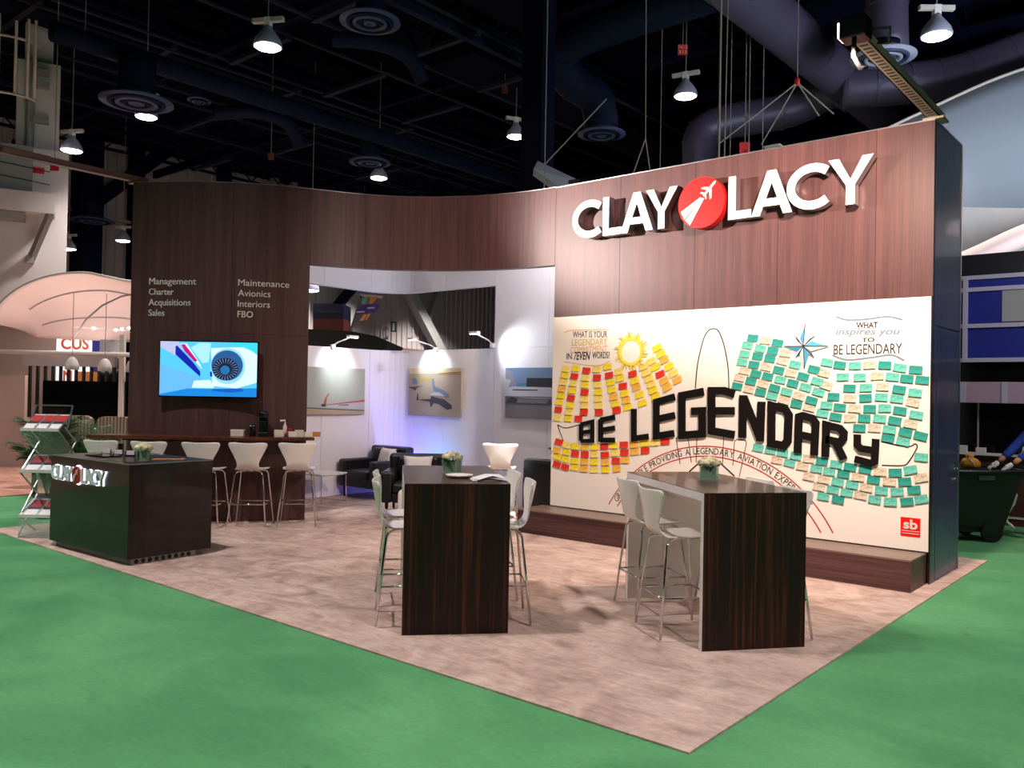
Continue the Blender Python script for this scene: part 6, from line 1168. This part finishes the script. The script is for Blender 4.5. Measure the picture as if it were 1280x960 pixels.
# ---------------------------------------------------------------- person pushing the cart (walking to the left)
pe = thing('person', (0.43, 4.03, 0), ANG, 'person in a blue jacket and dark trousers pushing the black waste cart', 'person')
def skin(name, m, V, E, rad, root, parent, sub=2):
    me = bpy.data.meshes.new(name); me.from_pydata(V, E, []); me.update(); ob = bpy.data.objects.new(name, me); C.objects.link(ob); ob.parent = parent; me.materials.append(M[m])
    md = ob.modifiers.new('skin', 'SKIN'); md.use_smooth_shade = True
    sv = me.skin_vertices[0].data if me.skin_vertices else None
    if sv is None:
        bm = bmesh.new(); bm.from_mesh(me); bm.verts.layers.skin.verify(); bm.to_mesh(me); bm.free(); sv = me.skin_vertices[0].data
    for i, r in enumerate(rad): sv[i].radius = r if isinstance(r, tuple) else (r, r); sv[i].use_root = (i == root)
    s = ob.modifiers.new('sub', 'SUBSURF'); s.levels = sub; s.render_levels = sub; return ob
# local frame: -X is the walking direction (left in the photograph), Y away from the viewer
V = [(0.02, 0, .95), (-.03, 0, 1.12), (-.09, 0, 1.30), (-.13, 0, 1.42), (-.155, 0, 1.50), (-.175, 0, 1.56),      # pelvis .. neck
     (-.12, -.17, 1.40), (-.35, -.21, 1.15), (-.60, -.16, .955),                                               # near arm to wrist
     (-.12, .17, 1.40), (-.34, .22, 1.15), (-.59, .16, .955),
     (0.0, -.09, .90), (-.20, -.10, .50), (-.16, -.10, .10), (.03, .09, .90), (.10, .10, .50), (.36, .10, .17)]
E = [(0,1),(1,2),(2,3),(3,4),(4,5),(3,6),(6,7),(7,8),(3,9),(9,10),(10,11),(0,12),(12,13),(13,14),(0,15),(15,16),(16,17)]
rad = [(.13,.155), (.125,.15), (.13,.165), (.09,.12), .055, .052, .070, .050, .034, .070, .050, .034, .092, .062, .042, .092, .062, .042]
skin('body', 'skin', V, E, rad, 0, pe)
skin('jacket', 'jacket', [(0.02,0,.86)] + V[:4] + [V[6], V[7], (-.545,-.165,1.0), V[9], V[10], (-.535,.165,1.0)], [(0,1),(1,2),(2,3),(3,4),(4,5),(5,6),(6,7),(4,8),(8,9),(9,10)], [(.16,.19), (.155,.185), (.15,.175), (.15,.185), (.085,.13), .085, .066, .052, .085, .066, .052], 0, pe)
skin('trousers', 'trousers', [V[0], V[12], V[13], (-.165,-.10,.12), V[15], V[16], (.34,.10,.19)], [(0,1),(1,2),(2,3),(0,4),(4,5),(5,6)], [(.14,.165), .105, .078, .066, .105, .078, .066], 0, pe)
g = G(); g.lathe([(0.0, -.115), (.045, -.105), (.068, -.06), (.080, .0), (.084, .05), (.070, .095), (.035, .12), (0, .125)], n=20); hd = g.o('head', 'skin', pe, smooth=True); hd.location = (-.215, 0, 1.655); hd.rotation_euler = (0, R(-14), 0); hd.scale = (1.12, .92, 1)
g = G(); g.add([(-.078, -.012, .01), (-.078, .012, .01), (-.105, 0, -.022), (-.083, -.015, -.03), (-.083, .015, -.03)], [(0, 1, 2), (0, 2, 3), (1, 4, 2), (2, 4, 3)]); g.o('nose', 'skin', hd)
for s in (-1, 1):
    g = G(); g.lathe([(0, -.008), (.010, 0), (0, .008)], c=(-.076, s*.028, .012), n=10); g.o('eye', 'black', hd); g = G(); g.lathe([(.004, -.03), (.014, 0), (.004, .03)], c=(.01, s*.084, 0), n=8); g.o('ear', 'skin', hd)
g = G(); g.box((-.080, -.022, -.055), (-.072, .022, -.048)); g.o('mouth', 'darkred', hd)
g = G(); g.lathe([(.086, .0), (.091, .05), (.078, .10), (.04, .13), (0, .136)], c=(.014, 0, 0), n=20); g.lathe([(.07, -.07), (.086, 0.0)], c=(.022, 0, 0), n=20); g.o('hair', 'hair', hd, smooth=True)
for s, wr in ((-1, (-.60, -.16, .955)), (1, (-.59, .16, .955))):
    w = Vector(wr); pv = [w, w + Vector((-.045, 0, -.035)), w + Vector((-.085, 0, -.055))]
    Vh = [tuple(p) for p in pv]; Eh = [(0,1),(1,2)]; rh = [(.030,.036), (.024,.042), (.018,.040)]
    for k in range(4):
        o = (k - 1.5)*0.020; ln = [.050, .056, .052, .042][k]; b = len(Vh)
        Vh += [tuple(pv[2] + Vector((-.012, o, -.004))), tuple(pv[2] + Vector((-.012 - ln*.6, o, -.022))), tuple(pv[2] + Vector((-.012 - ln*.65, o, -.050)))]; Eh += [(2, b), (b, b+1), (b+1, b+2)]; rh += [.010, .0095, .008]
    b = len(Vh); Vh += [tuple(pv[1] + Vector((-.015, -s*.035, -.012))), tuple(pv[1] + Vector((-.045, -s*.045, -.045)))]; Eh += [(1, b), (b, b+1)]; rh += [.012, .009]
    skin('gloved_hand', 'glove', Vh, Eh, rh, 0, pe, 1)
for (x, y, z, rt) in ((-.17, -.10, .0, 0), (.35, .10, .045, .55)):
    sv = [(-.20, -.03, .0), (-.19, .035, .0), (.08, .035, .0), (.08, -.035, .0), (-.20, -.025, .045), (-.19, .03, .045), (-.06, .035, .10), (-.06, -.035, .10), (.08, .033, .12), (.08, -.033, .12)]
    g = G(); g.add(sv, [(3,2,1,0), (0,1,5,4), (4,5,6,7), (7,6,8,9), (2,3,9,8), (0,4,7,9,3), (1,2,8,6,5)]); ob = g.o('shoe', 'shoe', pe, bevel=0.012); ob.location = (x, y, z); ob.rotation_euler = (0, rt, 0)

t = thing('added_flood', (-4.25, 0.16, 4.30), 0, 'small flood lamp clamped behind the top of the sign wall, lighting the lounge', 'lamp')  # added out of view to lift the white lounge wall
g = G(); g.box((-.09, -.02, .02), (.09, .10, .14)); g.o('housing', 'blackgloss', t, bevel=0.008); g = G(); g.box((-.03, -.03, -.02), (.03, .05, .04)); g.o('clamp', 'black', t)
spot('lounge_fill', (-4.3, 0.35, 4.36), (-8.0, 1.2, 2.7), 210, (1.0, 0.90, 0.92), 105, 0.9, 0.1)
# unseen area light added to brighten the grey canopy; spot on the exhibit wall
def area(name, loc, target, power, col, size):
    l = bpy.data.lights.new(name, 'AREA'); l.energy = power; l.color = col; l.size = size; o = bpy.data.objects.new(name, l); C.objects.link(o); o.location = loc
    o.rotation_euler = (Vector(target) - Vector(loc)).to_track_quat('-Z', 'Y').to_euler(); return o
area('canopy_fill', (4.5, 5.5, 4.6), (0.5, 11.5, 7.4), 620, (0.80, 0.88, 1.0), 3.0)
spot('stand_light', (1.2, 2.6, 4.2), (-0.2, 5.2, 2.6), 160, (0.95, 0.86, 1.0), 100, 1.0, 0.4)
